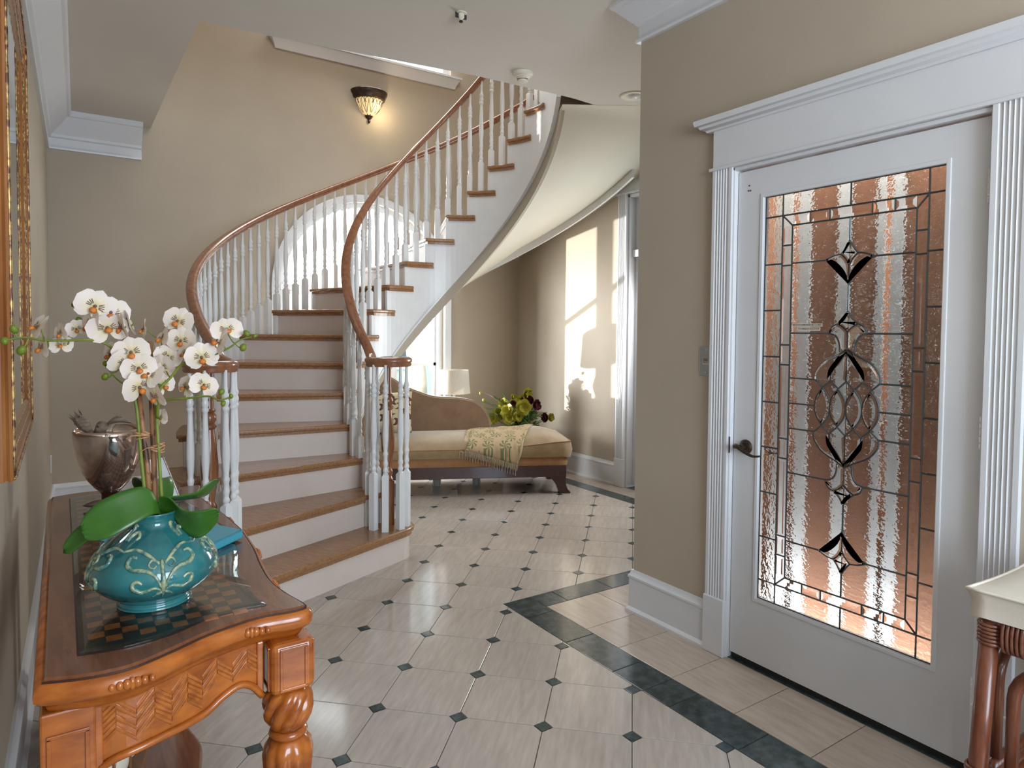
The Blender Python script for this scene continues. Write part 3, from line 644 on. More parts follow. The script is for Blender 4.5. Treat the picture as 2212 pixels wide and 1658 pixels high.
for a0, a1 in zip(aa[:-1], aa[1:]):
    for z0, z1 in ((ZT2, ZT1), (ZB1, ZB2)): pane(R_(a0, z0, a1, z1), M_bevelglass, 'bevel_strip', bev=0.012, t=0.004)
for a0, a1, s_ in ((I2a, 0, -1), (0, I2b, 1)):
    zz = [ZT2, 1.644, 1.374, 1.2, ZM, 1.004, 0.83, 0.56, ZB2]
    for z1, z0 in zip(zz[:-1], zz[1:]): pane(R_(a0, z0, a1, z1), M_wavy, 'field_pane', x=PX + 0.004)
for poly in [dia1 + dia1b[1:] + [(-a, z) for a, z in dia1b[::-1]][1:] + [(-a, z) for a, z in dia1[::-1]][1:-1], dia2 + dia2b[1:] + [(-a, z) for a, z in dia2b[::-1]][1:] + [(-a, z) for a, z in dia2[::-1]][1:-1]]:
    for q in sym(poly, lr=False): pane(q, M_bevelglass, 'bevel_jewel', bev=0.008, t=0.0035, x=PX - 0.004)
for poly in [leafu + leafl[1:] + [(0, 1.62)] + dia1b[::-1][1:-1], curlu + curll[1:] + [(0, 1.317), (0, 1.38)] + dia2b[::-1][1:-1]]:
    for q in sym(poly): pane(q, M_bevelglass, 'bevel_jewel', bev=0.007, t=0.0035, x=PX - 0.004)
for q in sym(onio + [(0.06, 1.2)] + oni[::-1][1:-1]) + sym(oni + [(0, 1.2)]): pane(q, M_bevelglass, 'bevel_jewel', bev=0.008, t=0.0035, x=PX - 0.004)
for q in lens: pane(q, M_bevelglass, 'bevel_jewel', bev=0.008, t=0.0035, x=PX - 0.004)
# lever handles, hinges, old screw holes
def lever(x, s):
    yc, zc = 1.752, 0.905
    tf = lambda a, b, c: (x + s * c, yc + a, zc + b)
    g = G(); g.lathe([(0.0305, 0), (0.0305, 0.004), (0.026, 0.009), (0.012, 0.013), (0.011, 0.04)], seg=20, tf=tf)
    h = obj('lever_handle', g, M_bronze, d1, smooth=False, autos=40)
    pth = crom([(x + s * 0.045, yc + 0.02, zc + 0.004), (x + s * 0.05, yc + 0.002, zc + 0.003), (x + s * 0.05, yc - 0.03, zc - 0.012), (x + s * 0.047, yc - 0.065, zc - 0.024), (x + s * 0.042, yc - 0.098, zc - 0.02)], 6)
    g = G(); g.tube(pth, [lerp(0.0115, 0.0035, i / (len(pth) - 1)) for i in range(len(pth))], 10)
    obj('lever_arm', g, M_bronze, h, smooth=True)
lever(DX0, -1); lever(DX1, 1)
obj('strike_plate', G().box(XR - 0.0135, 1.8165, 0.872, XR - 0.0115, 1.822, 0.94), M_bronze, d1)
for z in (1.82, 1.072, 0.26):
    g = G()
    for k in range(5): g.lathe([(0.0062, 0.0005), (0.0068, 0.002), (0.0068, 0.0185), (0.0062, 0.02)], (DX0 - 0.006, 0.9, z - 0.05 + k * 0.0205), 10)
    g.box(DX0 - 0.002, 0.888, z - 0.05, DX0 + 0.001, 0.902, z + 0.052)
    obj('hinge', g, M_hinge, d1, autos=40)
for y, z in ((1.762, 1.972), (1.766, 1.952), (1.7565, 1.951)):
    obj('screw_hole', G().lathe([(0.004, 0), (0.0035, 0.0012)], seg=10, tf=lambda a, b, c: (DX0 - c, y + a, z + b)), M_framedark, d1)
# paper notice on the glass
def text_obj(name, body, size, m, parent, loc, rot, align='CENTER', ext=0.0002, spacing=1.0, bold=False):
    c = bpy.data.curves.new(name, 'FONT'); c.body = body; c.size = size; c.align_x = align; c.align_y = 'CENTER'; c.extrude = ext; c.space_character = spacing
    if bold: c.offset = size * 0.012
    c.materials.append(m)
    tmp = bpy.data.objects.new(name, c); me = bpy.data.meshes.new_from_object(tmp); me.name = name; bpy.data.objects.remove(tmp); bpy.data.curves.remove(c)
    o = bpy.data.objects.new(name, me); COL.objects.link(o)
    if parent: o.parent = parent; o.location = Vector(loc) - origin(parent)
    else: o.location = loc
    o.rotation_euler = rot
    return o
obj('notice_sticker', G().box(PX - 0.0052, 1.437, 1.399, PX - 0.0048, 1.562, 1.411).box(PX - 0.0052, 1.445, 1.384, PX - 0.0048, 1.54, 1.396), mat('clear_label', (0.62, 0.56, 0.48), 0.5), d1)
for body, z, y in (('BOTH DOORS MUST BE CLOSED', 1.405, 1.4985), ('TO OPERATE ELEVATOR', 1.390, 1.4925)):
    text_obj('notice_text', body, 0.0088, M_black, d1, (PX - 0.0055, y, z), (pi / 2, 0, -pi / 2), spacing=0.9)
# the lift behind the door: wooden walls and a folding gate of pale strips
lf = sroot('elevator_cab', 'brown wood panelled elevator behind the leaded glass door', 'elevator', (2.6, 1.2, 0))
g = G().box(3.75, 0.3, 0, 3.8, 2.26, 2.6).box(2.53, 2.2, 0, 3.75, 2.26, 2.6).box(2.53, 0.3, 0, 3.75, 0.36, 2.6).box(2.53, 0.3, 2.56, 3.8, 2.26, 2.62)
obj('cab_wall', g, M_panelbrown, lf)
obj('handrail', G().tube([(3.70, 0.4, 0.95), (3.70, 2.15, 0.95)], 0.018, 8), M_panelbrown, lf)
for y, w in ((1.80, 0.09), (1.70, 0.06), (1.525, 0.056), (1.378, 0.034), (1.316, 0.048), (1.10, 0.02)):
    obj('gate_strip', G().box(2.70, y - w / 2, 0.03, 2.712, y + w / 2, 2.3), M_gatewhite, lf, bevel=0.003)
for y0, y1 in ((1.545, 1.675), (1.39, 1.50), (1.115, 1.295), (0.92, 1.09)):
    obj('gate_panel', G().box(2.707, y0, 0.03, 2.713, y1, 2.3), M_panelbrown, lf)
LE = lamp('gate_fill_top', 'AREA', (2.60, 1.3, 2.53), (2.66, 1.3, 0), 34.0, (1.0, 0.93, 0.85), (1.5, 0.10))  # added fill between door and gate, lights the strips from above
LE.rotation_euler = (0, 0, pi / 2)
LE2 = lamp('gate_fill_low', 'AREA', (2.60, 1.3, 0.05), (2.62, 1.3, 3), 14.0, (1.0, 0.93, 0.88), (1.5, 0.10))  # added fill at floor level, lights the gate strips from below
LE2.rotation_euler = (pi, 0, pi / 2)
lamp('cab_fill', 'AREA', (3.2, 1.3, 2.5), (3.2, 1.3, 0), 30.0, (1.0, 0.88, 0.75), (0.5, 0.8))  # added fill to brighten the cab walls seen through the glass

# ---------------------------------------------------------------- call plate
cp = thing('call_plate', 'brushed steel elevator call plate beside the leaded glass door', 'switch plate', (XR, 1.957, 1.249))
obj('plate', G().box(XR - 0.004, 1.918, 1.186, XR, 1.996, 1.312), M_steel, cp, bevel=0.0015)
obj('button_frame', wall_along('y', 1.94, 1.974, 1.236, 1.268, XR - 0.0075, XR - 0.004, [(1.944, 1.970, 1.240, 1.264)]), M_chrome, cp)
obj('button', G().box(XR - 0.0062, 1.945, 1.241, XR - 0.003, 1.969, 1.263), M_steel, cp)
for z in (1.298, 1.20): obj('screw', G().lathe([(0.0038, 0), (0.003, 0.0015)], seg=10, tf=lambda a, b, c: (XR - 0.004 - c, 1.957 + a, z + b)), M_chrome, cp)
text_obj('button_text', 'CALL', 0.0085, M_black, cp, (XR - 0.0066, 1.957, 1.255), (pi / 2, 0, -pi / 2), spacing=0.95, bold=True)

# ---------------------------------------------------------------- door_2: glazed front door in the far right wall
d2 = sroot('door_2', 'white front door with arched leaded glass in the far right wall', 'door', (XF, 3.9, 0))
P = casing_poly(0.105, 0.026)
for y0 in (4.355, 3.32):
    obj('casing', G().prism(P, 0.25, 2.575, tf=lambda u, t, z: (XF - t, y0 + u, z)), M_trim, d2)
    obj('plinth_block', G().box(XF - 0.034, y0 - 0.004, 0, XF, y0 + 0.11, 0.25), M_trim, d2, bevel=0.004)
obj('header_board', G().box(XF - 0.034, 3.29, 2.575, XF, 4.49, 2.59).box(XF - 0.024, 3.31, 2.59, XF, 4.47, 2.80), M_trim, d2, bevel=0.002)
obj('jamb', G().box(XF, 4.335, 0, XF + 0.14, 4.36, 2.57).box(XF, 3.42, 0, XF + 0.14, 3.445, 2.57).box(XF, 3.42, 2.545, XF + 0.14, 4.36, 2.57).box(XF + 0.03, 3.445, 2.03, XF + 0.13, 4.335, 2.09), M_trim, d2, bevel=0.003)
X2 = XF + 0.07
g = G().box(X2, 3.447, 0.02, X2 + 0.045, 3.59, 2.028).box(X2, 4.19, 0.02, X2 + 0.045, 4.333, 2.028).box(X2, 3.59, 0.02, X2 + 0.045, 4.19, 0.20).box(X2, 3.59, 0.66, X2 + 0.045, 4.19, 0.80)
g.box(X2 + 0.012, 3.59, 0.20, X2 + 0.032, 4.19, 0.66)
n = 14
for i in range(n):
    y0, y1 = 3.59 + 0.6 * i / n, 3.59 + 0.6 * (i + 1) / n
    z0, z1 = (1.63 + 0.24 * sqrt(max(0, 1 - ((y - 3.89) / 0.3) ** 2)) for y in (y0, y1))
    g.hexa([(X2, y0, z0), (X2 + 0.045, y0, z0), (X2 + 0.045, y1, z1), (X2, y1, z1)], [(X2, y0, 2.028), (X2 + 0.045, y0, 2.028), (X2 + 0.045, y1, 2.028), (X2, y1, 2.028)])
obj('door_slab', g, M_trim, d2)
for y0, y1, z0, z1 in ((3.66, 3.875, 0.26, 0.60), (3.905, 4.12, 0.26, 0.60)):
    obj('raised_panel', G().box(X2 + 0.003, y0, z0, X2 + 0.02, y1, z1), M_trim, d2, bevel=0.008)
obj('door_glass', G().box(X2 + 0.02, 3.585, 0.79, X2 + 0.026, 4.195, 1.88), M_paneclear, d2)
g = wall_along('y', 3.447, 4.333, 2.09, 2.545, X2, X2 + 0.04, [(3.53, 4.25, 2.15, 2.49)])
obj('transom_frame', g, M_trim, d2)
obj('transom_glass', G().box(X2 + 0.016, 3.53, 2.15, X2 + 0.022, 4.25, 2.49), M_paneclear, d2)
g = G()
for pl in ([(3.89, 2.15), (3.89, 2.49)], [(3.53, 2.32), (4.25, 2.32)], [(3.6, 2.15), (3.6, 2.49)], [(4.18, 2.15), (4.18, 2.49)], [(3.7, 2.32), (3.89, 2.43), (4.08, 2.32), (3.89, 2.21), (3.7, 2.32)]):
    g.tube([(X2 + 0.014, y, z) for y, z in pl], 0.004, 5)
for y in (3.66, 3.89, 4.12): g.tube([(X2 + 0.018, y, 0.8), (X2 + 0.018, y, 1.86)], 0.004, 5)
for z in (0.9, 1.1, 1.3, 1.5, 1.65): g.tube([(X2 + 0.018, 3.59, z), (X2 + 0.018, 4.19, z)], 0.004, 5)
obj('lead_came', g, M_lead, d2)
obj('door_knob', G().lathe([(0.012, 0), (0.012, 0.03), (0.028, 0.045), (0.028, 0.06), (0.012, 0.07)], seg=14, tf=lambda a, b, c: (X2 - c, 3.52 + a, 0.95 + b)), M_bronze, d2, smooth=True)
# ---------------------------------------------------------------- window_1: the tall arched window behind the stairs
w1 = sroot('window_1', 'tall arched white window behind the curved stairs', 'window', (AX, YB, AZ0))
ro, ri_ = 0.885, 0.815
def arch_band(g, r0, r1, y0, y1, zbot, zs=AZS):
    n = 28; rings = []
    pts = [(AX - r0, zbot, AX - r1, zbot)] + [(AX + r0 * cos(pi - pi * i / n), zs + r0 * sin(pi * i / n), AX + r1 * cos(pi - pi * i / n), zs + r1 * sin(pi * i / n)) for i in range(n + 1)] + [(AX + r0, zbot, AX + r1, zbot)]
    for a, b, c, d in pts: rings.append([(a, y0, b), (a, y1, b), (c, y1, d), (c, y0, d)])
    g.loft(rings)
    return g
obj('casing', arch_band(G(), ro, ri_, YB - 0.022, YB, AZ0 - 0.03), M_trim, w1, autos=35)
obj('frame', arch_band(G(), ri_ + 0.01, ri_ - 0.055, YB + 0.055, YB + 0.12, AZ0), M_trim, w1, autos=35)
obj('sill', G().box(AX - 0.92, YB - 0.05, AZ0 - 0.03, AX + 0.92, YB + 0.13, AZ0), M_trim, w1, bevel=0.006)
obj('transom_bar', G().box(AX - 0.80, YB + 0.03, AZS - 0.028, AX + 0.80, YB + 0.12, AZS + 0.028), M_trim, w1, bevel=0.005)
for x in (AX - 0.27, AX + 0.27): obj('mullion', G().box(x - 0.03, YB + 0.06, AZ0, x + 0.03, YB + 0.12, AZS - 0.02), M_trim, w1, bevel=0.004)
g = G()
for x0, x1 in ((AX - 0.765, AX - 0.30), (AX - 0.24, AX + 0.24), (AX + 0.30, AX + 0.765)):
    for a, b, c, d in ((x0, AZ0, x0 + 0.03, AZS - 0.03), (x1 - 0.03, AZ0, x1, AZS - 0.03), (x0, AZ0, x1, AZ0 + 0.05), (x0, AZS - 0.06, x1, AZS - 0.028), (x0, 1.02, x1, 1.05)):
        g.box(a, YB + 0.075, b, c, YB + 0.105, d)
    obj('pane', G().box(x0 + 0.02, YB + 0.088, AZ0 + 0.02, x1 - 0.02, YB + 0.092, AZS - 0.03), M_paneclear, w1)
obj('sash', g, M_trim, w1)
g = G(); n = 72; rings = []       # sunburst pleated shade over the arch
for i in range(n + 1):
    a = pi * i / n; dy = 0.008 * (1 if i % 2 else -1)
    rings.append([(AX + 0.03 * cos(a), YB + 0.05 + dy * .2, AZS + 0.028 + 0.03 * sin(a)), (AX + 0.76 * cos(a), YB + 0.05 + dy, AZS + 0.028 + 0.745 * sin(a))])
g.loft(rings, caps=False, closed=False)
obj('arch_shade', g, M_blind, w1)
# ---------------------------------------------------------------- window_2: the upper stairwell window, seen past the ceiling edge
w2 = sroot('window_2', 'upper stairwell window with a white moulded sill above the sconce', 'window', (2.5, YB, 3.9))
SL = [(0, 0), (0.02, 0), (0.03, 0.03), (0.055, 0.075), (0.062, 0.085), (0.075, 0.088), (0.075, 0.105), (0, 0.105)]
g = G(); g.loft([[(1.655 - p, YB, 3.795 + q) for p, q in SL], [(1.655 - p, YB - p, 3.795 + q) for p, q in SL], [(3.375 + p, YB - p, 3.795 + q) for p, q in SL], [(3.375 + p, YB, 3.795 + q) for p, q in SL]])
obj('sill_moulding', g, M_trim, w2, autos=35)
g = wall_along('x', 1.66, 3.36, 3.90, 5.15, YB + 0.06, YB + 0.12, [(1.72, 2.49, 3.96, 5.09), (2.55, 3.30, 3.96, 5.09)])
obj('frame', g, M_trim, w2)
for x0, x1 in ((1.70, 2.51), (2.53, 3.32)): obj('pane', G().box(x0, YB + 0.088, 3.94, x1, YB + 0.092, 5.11), M_paneclear, w2)
# ---------------------------------------------------------------- window_3: behind the camera
w3 = sroot('window_3', 'white window in the wall behind the viewer', 'window', (1.15, -2.6, 0.75))
obj('frame', wall_along('x', 0.15, 2.15, 0.75, 2.75, -2.72, -2.66, [(0.22, 1.11, 0.82, 2.68), (1.19, 2.08, 0.82, 2.68)]), M_trim, w3)
# ---------------------------------------------------------------- garden seen through the arched window
obj_l = obj('lawn', G().box(-8, YB + 0.3, -0.5, 14, 22, -0.42), M_lawn); struct(obj_l)
def tree(x, y, h, r, lab, seed):
    rnd = random.Random(seed)
    t = thing('tree', lab, 'tree', (x, y, -0.42))
    pth = crom([(x, y, -0.42), (x + 0.05, y, 0.6), (x - 0.03, y + 0.04, 1.6), (x + 0.1, y, h)], 4)
    obj('trunk', G().tube(pth, [lerp(r * 1.25, r * 0.5, i / (len(pth) - 1)) for i in range(len(pth))], 10), M_bark, t, smooth=True)
    g = G()
    for k in range(4):
        a = rnd.uniform(0, 6.28); z0 = h * rnd.uniform(.4, .8); l = rnd.uniform(.6, 1.2)
        g.tube([(x, y, z0), (x + l * .5 * cos(a), y + l * .5 * sin(a), z0 + l * .35), (x + l * cos(a), y + l * sin(a), z0 + l * .6)], [r * .4, r * .25, r * .08], 6)
    obj('branch', g, M_bark, t, smooth=True)
    g = G()
    for k in range(420):
        a = rnd.uniform(0, 6.28); q = rnd.uniform(0.2, 1.5); z = rnd.uniform(h * .35, h * 1.25); c = Vector((x + q * cos(a), y + q * sin(a), z))
        u = Vector((rnd.uniform(-1, 1), rnd.uniform(-1, 1), rnd.uniform(-1, 1))).normalized(); v = u.orthogonal().normalized(); s = rnd.uniform(.025, .05)
        g.add([tuple(c - u * s), tuple(c + v * s * .5), tuple(c + u * s), tuple(c - v * s * .5)], [(0, 1, 2, 3)])
    o = obj('foliage', g, M_tleaf, t); o['kind'] = 'stuff'
tree(4.38, 9.0, 3.0, 0.14, 'leafy tree with a pale pink trunk outside the arched window, framed above the chaise', 3)
tree(2.2, 11.5, 3.6, 0.16, 'tree standing further back on the lawn behind the stair balusters', 5)
h = thing('neighbour_house', 'pale house with small dark windows beyond the garden tree', 'house', (8.5, 14.5, -0.42))
obj('house_wall', G().box(5.5, 14, -0.42, 11.5, 16, 3.2), M_house, h)
for x in (6.0, 7.2, 8.4, 9.6):
    f_ = obj('house_window', wall_along('x', x, x + 0.7, 0.5, 1.7, 13.93, 14.0, [(x + .06, x + .64, .56, 1.64)]), M_trim, h)
    obj('window_pane', G().box(x + .06, 13.96, .56, x + .64, 13.98, 1.64), M_dglass, f_)
# ---------------------------------------------------------------- curved staircase
SX, SY, TH0, DT, RH = 2.35184, 4.12376, 4.01388, 0.236901, 0.191037
def sp(a, r, z): return (SX + r * cos(a), SY + r * sin(a), z)
def th(k): return TH0 - k * DT
def nose(a): return (TH0 - a) / DT * RH            # nosing line height at an angle
st = thing('staircase', 'curved white staircase with oak treads sweeping up to the right', 'staircase', (SX, SY, 0))
RI = 0.685
def r_out(k): return {2: 1.86, 3: 1.80, 4: 1.745}.get(k, 1.70)
def tread_poly(k, over=0.0, back=0.0, ri=RI, ro=None):
    ro = ro or r_out(k); a0, a1 = th(k), th(k + 1) - back
    n = 6
    inner = [sp(lerp(a0, a1 - 0.10, i / n), ri + over, 0)[:2] for i in range(n + 1)]
    outer = [sp(lerp(a0, a1 - 0.02, i / n), ro - over, 0)[:2] for i in range(n + 1)]
    p = inner + outer[::-1]
    # pull the front edge back a little for the cove under the nosing
    if over:
        v = Vector((sin(th(k)), -cos(th(k)))) * 0.018
        p[0] = (p[0][0] + v.x, p[0][1] + v.y); p[-1] = (p[-1][0] + v.x, p[-1][1] + v.y)
    return p
NS = 17
for k in range(2, NS):
    z = k * RH
    g = G(); p = tread_poly(k); g.prism(p, z - 0.027, z)
    tr = obj('tread', g, M_oak, st, bevel=0.009, bseg=3)
    g = G(); g.prism(tread_poly(k, 0.012), z - 0.046, z - 0.027); obj('cove_moulding', g, M_oak, tr)
    # riser
    a = th(k) ; v = Vector((sin(a), -cos(a))) * 0.028
    ri2, ro2 = 0.715, r_out(k) - 0.035
    A, B = sp(a, ri2, 0), sp(a, ro2, 0); w = v * 1.5
    g = G(); z0 = (k - 1) * RH - 0.002
    g.hexa([(A[0] + v.x, A[1] + v.y, z0), (B[0] + v.x, B[1] + v.y, z0), (B[0] + w.x, B[1] + w.y, z0), (A[0] + w.x, A[1] + w.y, z0)],
           [(A[0] + v.x, A[1] + v.y, z - 0.027), (B[0] + v.x, B[1] + v.y, z - 0.027), (B[0] + w.x, B[1] + w.y, z - 0.027), (A[0] + w.x, A[1] + w.y, z - 0.027)])
    obj('riser', g, M_riser, st)
# starting step with its two rounded ends
def bull(grow):
    nr, nl = Vector((1.715, 3.775)), Vector((0.60, 3.29)); R = 0.125 + grow
    d = (nr - nl).normalized(); n = Vector((d.y, -d.x))
    pts = []
    a0 = atan2(n.y, n.x)
    for i in range(13): a = a0 + pi * i / 12; pts.append((nr.x + R * cos(a), nr.y + R * sin(a)))
    for i in range(13): a = a0 + pi + pi * i / 12; pts.append((nl.x + R * cos(a), nl.y + R * sin(a)))
    return pts
def bull_front(grow):
    p = bull(grow)
    return p
g = G(); g.prism(bull_front(0.022), RH - 0.03, RH)
tr = obj('tread', g, M_oak, st, bevel=0.011, bseg=3); tr['label'] = 'wide oak starting tread with rounded ends'
g = G(); g.prism(bull_front(0.008), RH - 0.05, RH - 0.03); obj('cove_moulding', g, M_oak, tr)
g = G(); g.prism(bull_front(-0.008), 0.0, RH - 0.03); o = obj('riser', g, M_riser, st)
# strings
def string(name, r0, r1, ztop, zbot, k0, k1, m, sub=4, ends=None):
    g = G(); 
    for k in range(k0, k1):
        for i in range(sub):
            a0, a1 = lerp(th(k), th(k + 1), i / sub), lerp(th(k), th(k + 1), (i + 1) / sub)
            t0, t1 = ztop(k, a0), ztop(k, a1); b0, b1 = max(0, zbot(a0)), max(0, zbot(a1))
            t0, t1 = min(t0, ZC + 0.29), min(t1, ZC + 0.29)
            if t0 <= b0 or t1 <= b1: continue
            R0 = r0(a0) if callable(r0) else r0; R1 = r0(a1) if callable(r0) else r0
            W0 = r1(a0) if callable(r1) else r1; W1 = r1(a1) if callable(r1) else r1
            g.hexa([sp(a0, R0, b0), sp(a0, W0, b0), sp(a1, W1, b1), sp(a1, R1, b1)], [sp(a0, R0, t0), sp(a0, W0, t0), sp(a1, W1, t1), sp(a1, R1, t1)])
    return obj(name, g, m, st, autos=30)
a_in = lambda a: nose(a) - 0.605
string('inner_string', 0.706, 0.728, lambda k, a: k * RH - 0.044, a_in, 1, 19, M_white)
def rout_a(a): k = (TH0 - a) / DT; return interp(k, [2, 3, 4, 5], [1.82, 1.765, 1.71, 1.668])
string('outer_string', lambda a: rout_a(a) - 0.025, rout_a, lambda k, a: k * RH - 0.044, lambda a: nose(a) - 0.60, 1, 17, M_white)
# plaster band under the inner string and the soffit
string('plaster_band', 0.733, 0.76, lambda k, a: min(nose(a) - 0.604, ZC), lambda a: nose(a) - 0.718, 3, 20, M_wall)
string('string_bead', 0.700, 0.732, lambda k, a: nose(a) - 0.598, lambda a: nose(a) - 0.616, 3, 19, M_white)
rows = []
def soff_pt(a, q):
    ci, si = cos(a), sin(a); rw = 9.0
    if ci > 1e-6: rw = min(rw, (XF - 0.001 - SX) / ci)
    if si > 1e-6: rw = min(rw, (YB - 0.001 - SY) / si)
    d = math.degrees(a); rs = rout_a(a) - 0.03
    w = interp(d, [60, 76], [1, 0]); R = lerp(rs, rw, w) if d > 0 else min(rw, 2.6)
    if d <= 0: R = (XF - 0.001 - SX) / max(0.2, ci)
    r = lerp(0.736, R, q); kz = interp(d, [-30, 40, 52, 60, 76, 100], [0.20, 0.20, 0.13, 0.085, 0.06, 0.04])
    return Vector(sp(a, r, min(ZC - 0.001, nose(a) - 0.716 + (r - 0.736) * kz)))
g = G(); na = 96
for i in range(na + 1):
    a = radians(lerp(150, -32, i / na)); rows.append([tuple(soff_pt(a, j / 14)) for j in range(15)])
g.loft(rows, caps=False, closed=False)
g2 = G(); rows2 = [[(x, y, z + 0.02) for x, y, z in r] for r in rows]
obj('plaster_soffit', g, M_soffit, st, smooth=True)
# upper landing
obj('landing', G().box(3.06, 3.72, ZC + 0.14, XF, 4.13, 17 * RH), M_riser, st)
# ---- handrails
RAILP = [(-0.020, -0.028), (0.020, -0.028), (0.026, -0.020), (0.024, -0.008), (0.030, 0.000), (0.031, 0.010), (0.026, 0.020), (0.014, 0.027), (0, 0.029), (-0.014, 0.027), (-0.026, 0.020), (-0.031, 0.010), (-0.030, 0.000), (-0.024, -0.008), (-0.026, -0.020)]
RZ = 0.775; ZV = 1.185; ZVL = 1.195
def rail_in(a): return 0.738
def rail_out(a): return interp(math.degrees(a), [180, 190, 200], [1.655, 1.665, 1.70])
NIN = Vector((1.71, 3.795)); NOUT = Vector((0.655, 3.475))
def volute(c, a_start, R0, turns, sgn, z, n=26):
    out = []
    for i in range(n + 1):
        t = i / n; a = a_start + sgn * turns * 2 * pi * t; R = lerp(R0, 0.045, t); out.append((c.x + R * cos(a), c.y + R * sin(a), z))
    return out
path = []
for i in range(90):
    a = radians(lerp(-8, 193, i / 89)); z = nose(a) + RZ
    if z < ZV + 0.10: z = ZV + 0.10 * math.exp((z - ZV - 0.10) / 0.10)
    path.append(sp(a, rail_in(a), z))
p0 = Vector(path[-1]); 
eas = crom([path[-2], path[-1], (1.640, 3.885, ZV + 0.02), (1.600, 3.80, ZV), (1.635, 3.715, ZV), (1.72, 3.675, ZV), (1.80, 3.72, ZV), (1.82, 3.80, ZV), (1.765, 3.86, ZV), (1.705, 3.845, ZV), (1.69, 3.80, ZV)], 5)
path = path + [tuple(p) for p in eas[6:]]
g = G(); g.sweep(RAILP, path); rin = obj('handrail', g, M_rail, st, autos=50); rin['label'] = 'inner oak handrail ending in a level volute'
g = G(); g.lathe([(0.045, -0.028), (0.052, -0.018), (0.055, 0.0), (0.05, 0.02), (0.03, 0.028)], (NIN.x, NIN.y, ZV), 20); obj('volute_cap', g, M_rail, st, smooth=True)
path = []
for i in range(100):
    a = radians(lerp(-6, 194, i / 99)); z = nose(a) + RZ
    if z < ZVL + 0.10: z = ZVL + 0.10 * math.exp((z - ZVL - 0.10) / 0.10)
    path.append(sp(a, rail_out(a), z))
eas = crom([path[-2], path[-1], (0.725, 3.60, ZVL + 0.03), (0.765, 3.515, ZVL), (0.745, 3.43, ZVL), (0.68, 3.385, ZVL), (0.60, 3.40, ZVL), (0.565, 3.47, ZVL), (0.60, 3.53, ZVL), (0.655, 3.52, ZVL), (0.66, 3.475, ZVL)], 5)
path = path + [tuple(p) for p in eas[6:]]
g = G(); g.sweep(RAILP, path); o = obj('handrail', g, M_rail, st, autos=50); o['label'] = 'outer oak handrail along the stairwell wall'
# ---- balusters: square foot of varying height, turned shaft of one length
LT = 0.63
TURN = [(0.0165, 0.0), (0.012, 0.008), (0.0155, 0.016), (0.017, 0.024), (0.013, 0.034), (0.0115, 0.044), (0.015, 0.054), (0.0158, 0.066), (0.0125, 0.078), (0.0125, 0.10), (0.0155, 0.114), (0.016, 0.124), (0.0125, 0.134),
        (0.0128, 0.145), (0.0165, 0.19), (0.0185, 0.225), (0.018, 0.27), (0.0145, 0.36), (0.0118, 0.43), (0.0115, 0.445), (0.0165, 0.452), (0.0168, 0.462), (0.0125, 0.468), (0.0165, 0.478), (0.017, 0.492), (0.0125, 0.504), (0.0165, 0.514), (0.0162, 0.524), (0.0115, 0.532), (0.0095, 0.56), (0.0088, 0.62), (0.0088, 0.64)]
bcache = {}
def baluster(loc, rz, hb, big=1.0):
    key = (round(hb, 3), big)
    if key not in bcache:
        g = G(); w = 0.0195 * big
        g.loft([[(-w, -w, 0), (w, -w, 0), (w, w, 0), (-w, w, 0)], [(-w, -w, hb - 0.012), (w, -w, hb - 0.012), (w, w, hb - 0.012), (-w, w, hb - 0.012)], [(-w * .6, -w * .6, hb), (w * .6, -w * .6, hb), (w * .6, w * .6, hb), (-w * .6, w * .6, hb)]])
        g.lathe([(r * big, z * LT / 0.63) for r, z in TURN], (0, 0, hb), 12)
        me = link_mesh('baluster', g, M_white, False); fix_normals(me); me.polygons.foreach_set('use_smooth', [True] * len(me.polygons)); me.set_sharp_from_angle(angle=radians(50))
        bcache[key] = me
    o = bpy.data.objects.new('baluster', bcache[key]); COL.objects.link(o); o.parent = st; o.location = Vector(loc) - origin(st); o.rotation_euler = (0, 0, rz)
for k in range(2, NS):
    for f in (0.10, 0.62):
        a = th(k) - DT * f
        if a < radians(-4): continue
        zr = nose(a) + RZ - 0.025
        if zr < ZV - 0.02: zr = ZV - 0.02
        baluster(sp(a, 0.738, k * RH - 0.001), a, round((zr - k * RH - LT) / 0.005) * 0.005)
    for f in (0.06, 0.31, 0.56, 0.81):
        a = th(k) - DT * f
        if k == 2 and f > .5: pass
        r = interp(k, [2, 3, 4, 5], [1.70, 1.67, 1.655, 1.65])
        zr = max(nose(a) + RZ - 0.025, ZVL - 0.02)
        baluster(sp(a, r, k * RH - 0.001), a, round((zr - k * RH - LT) / 0.005) * 0.005)
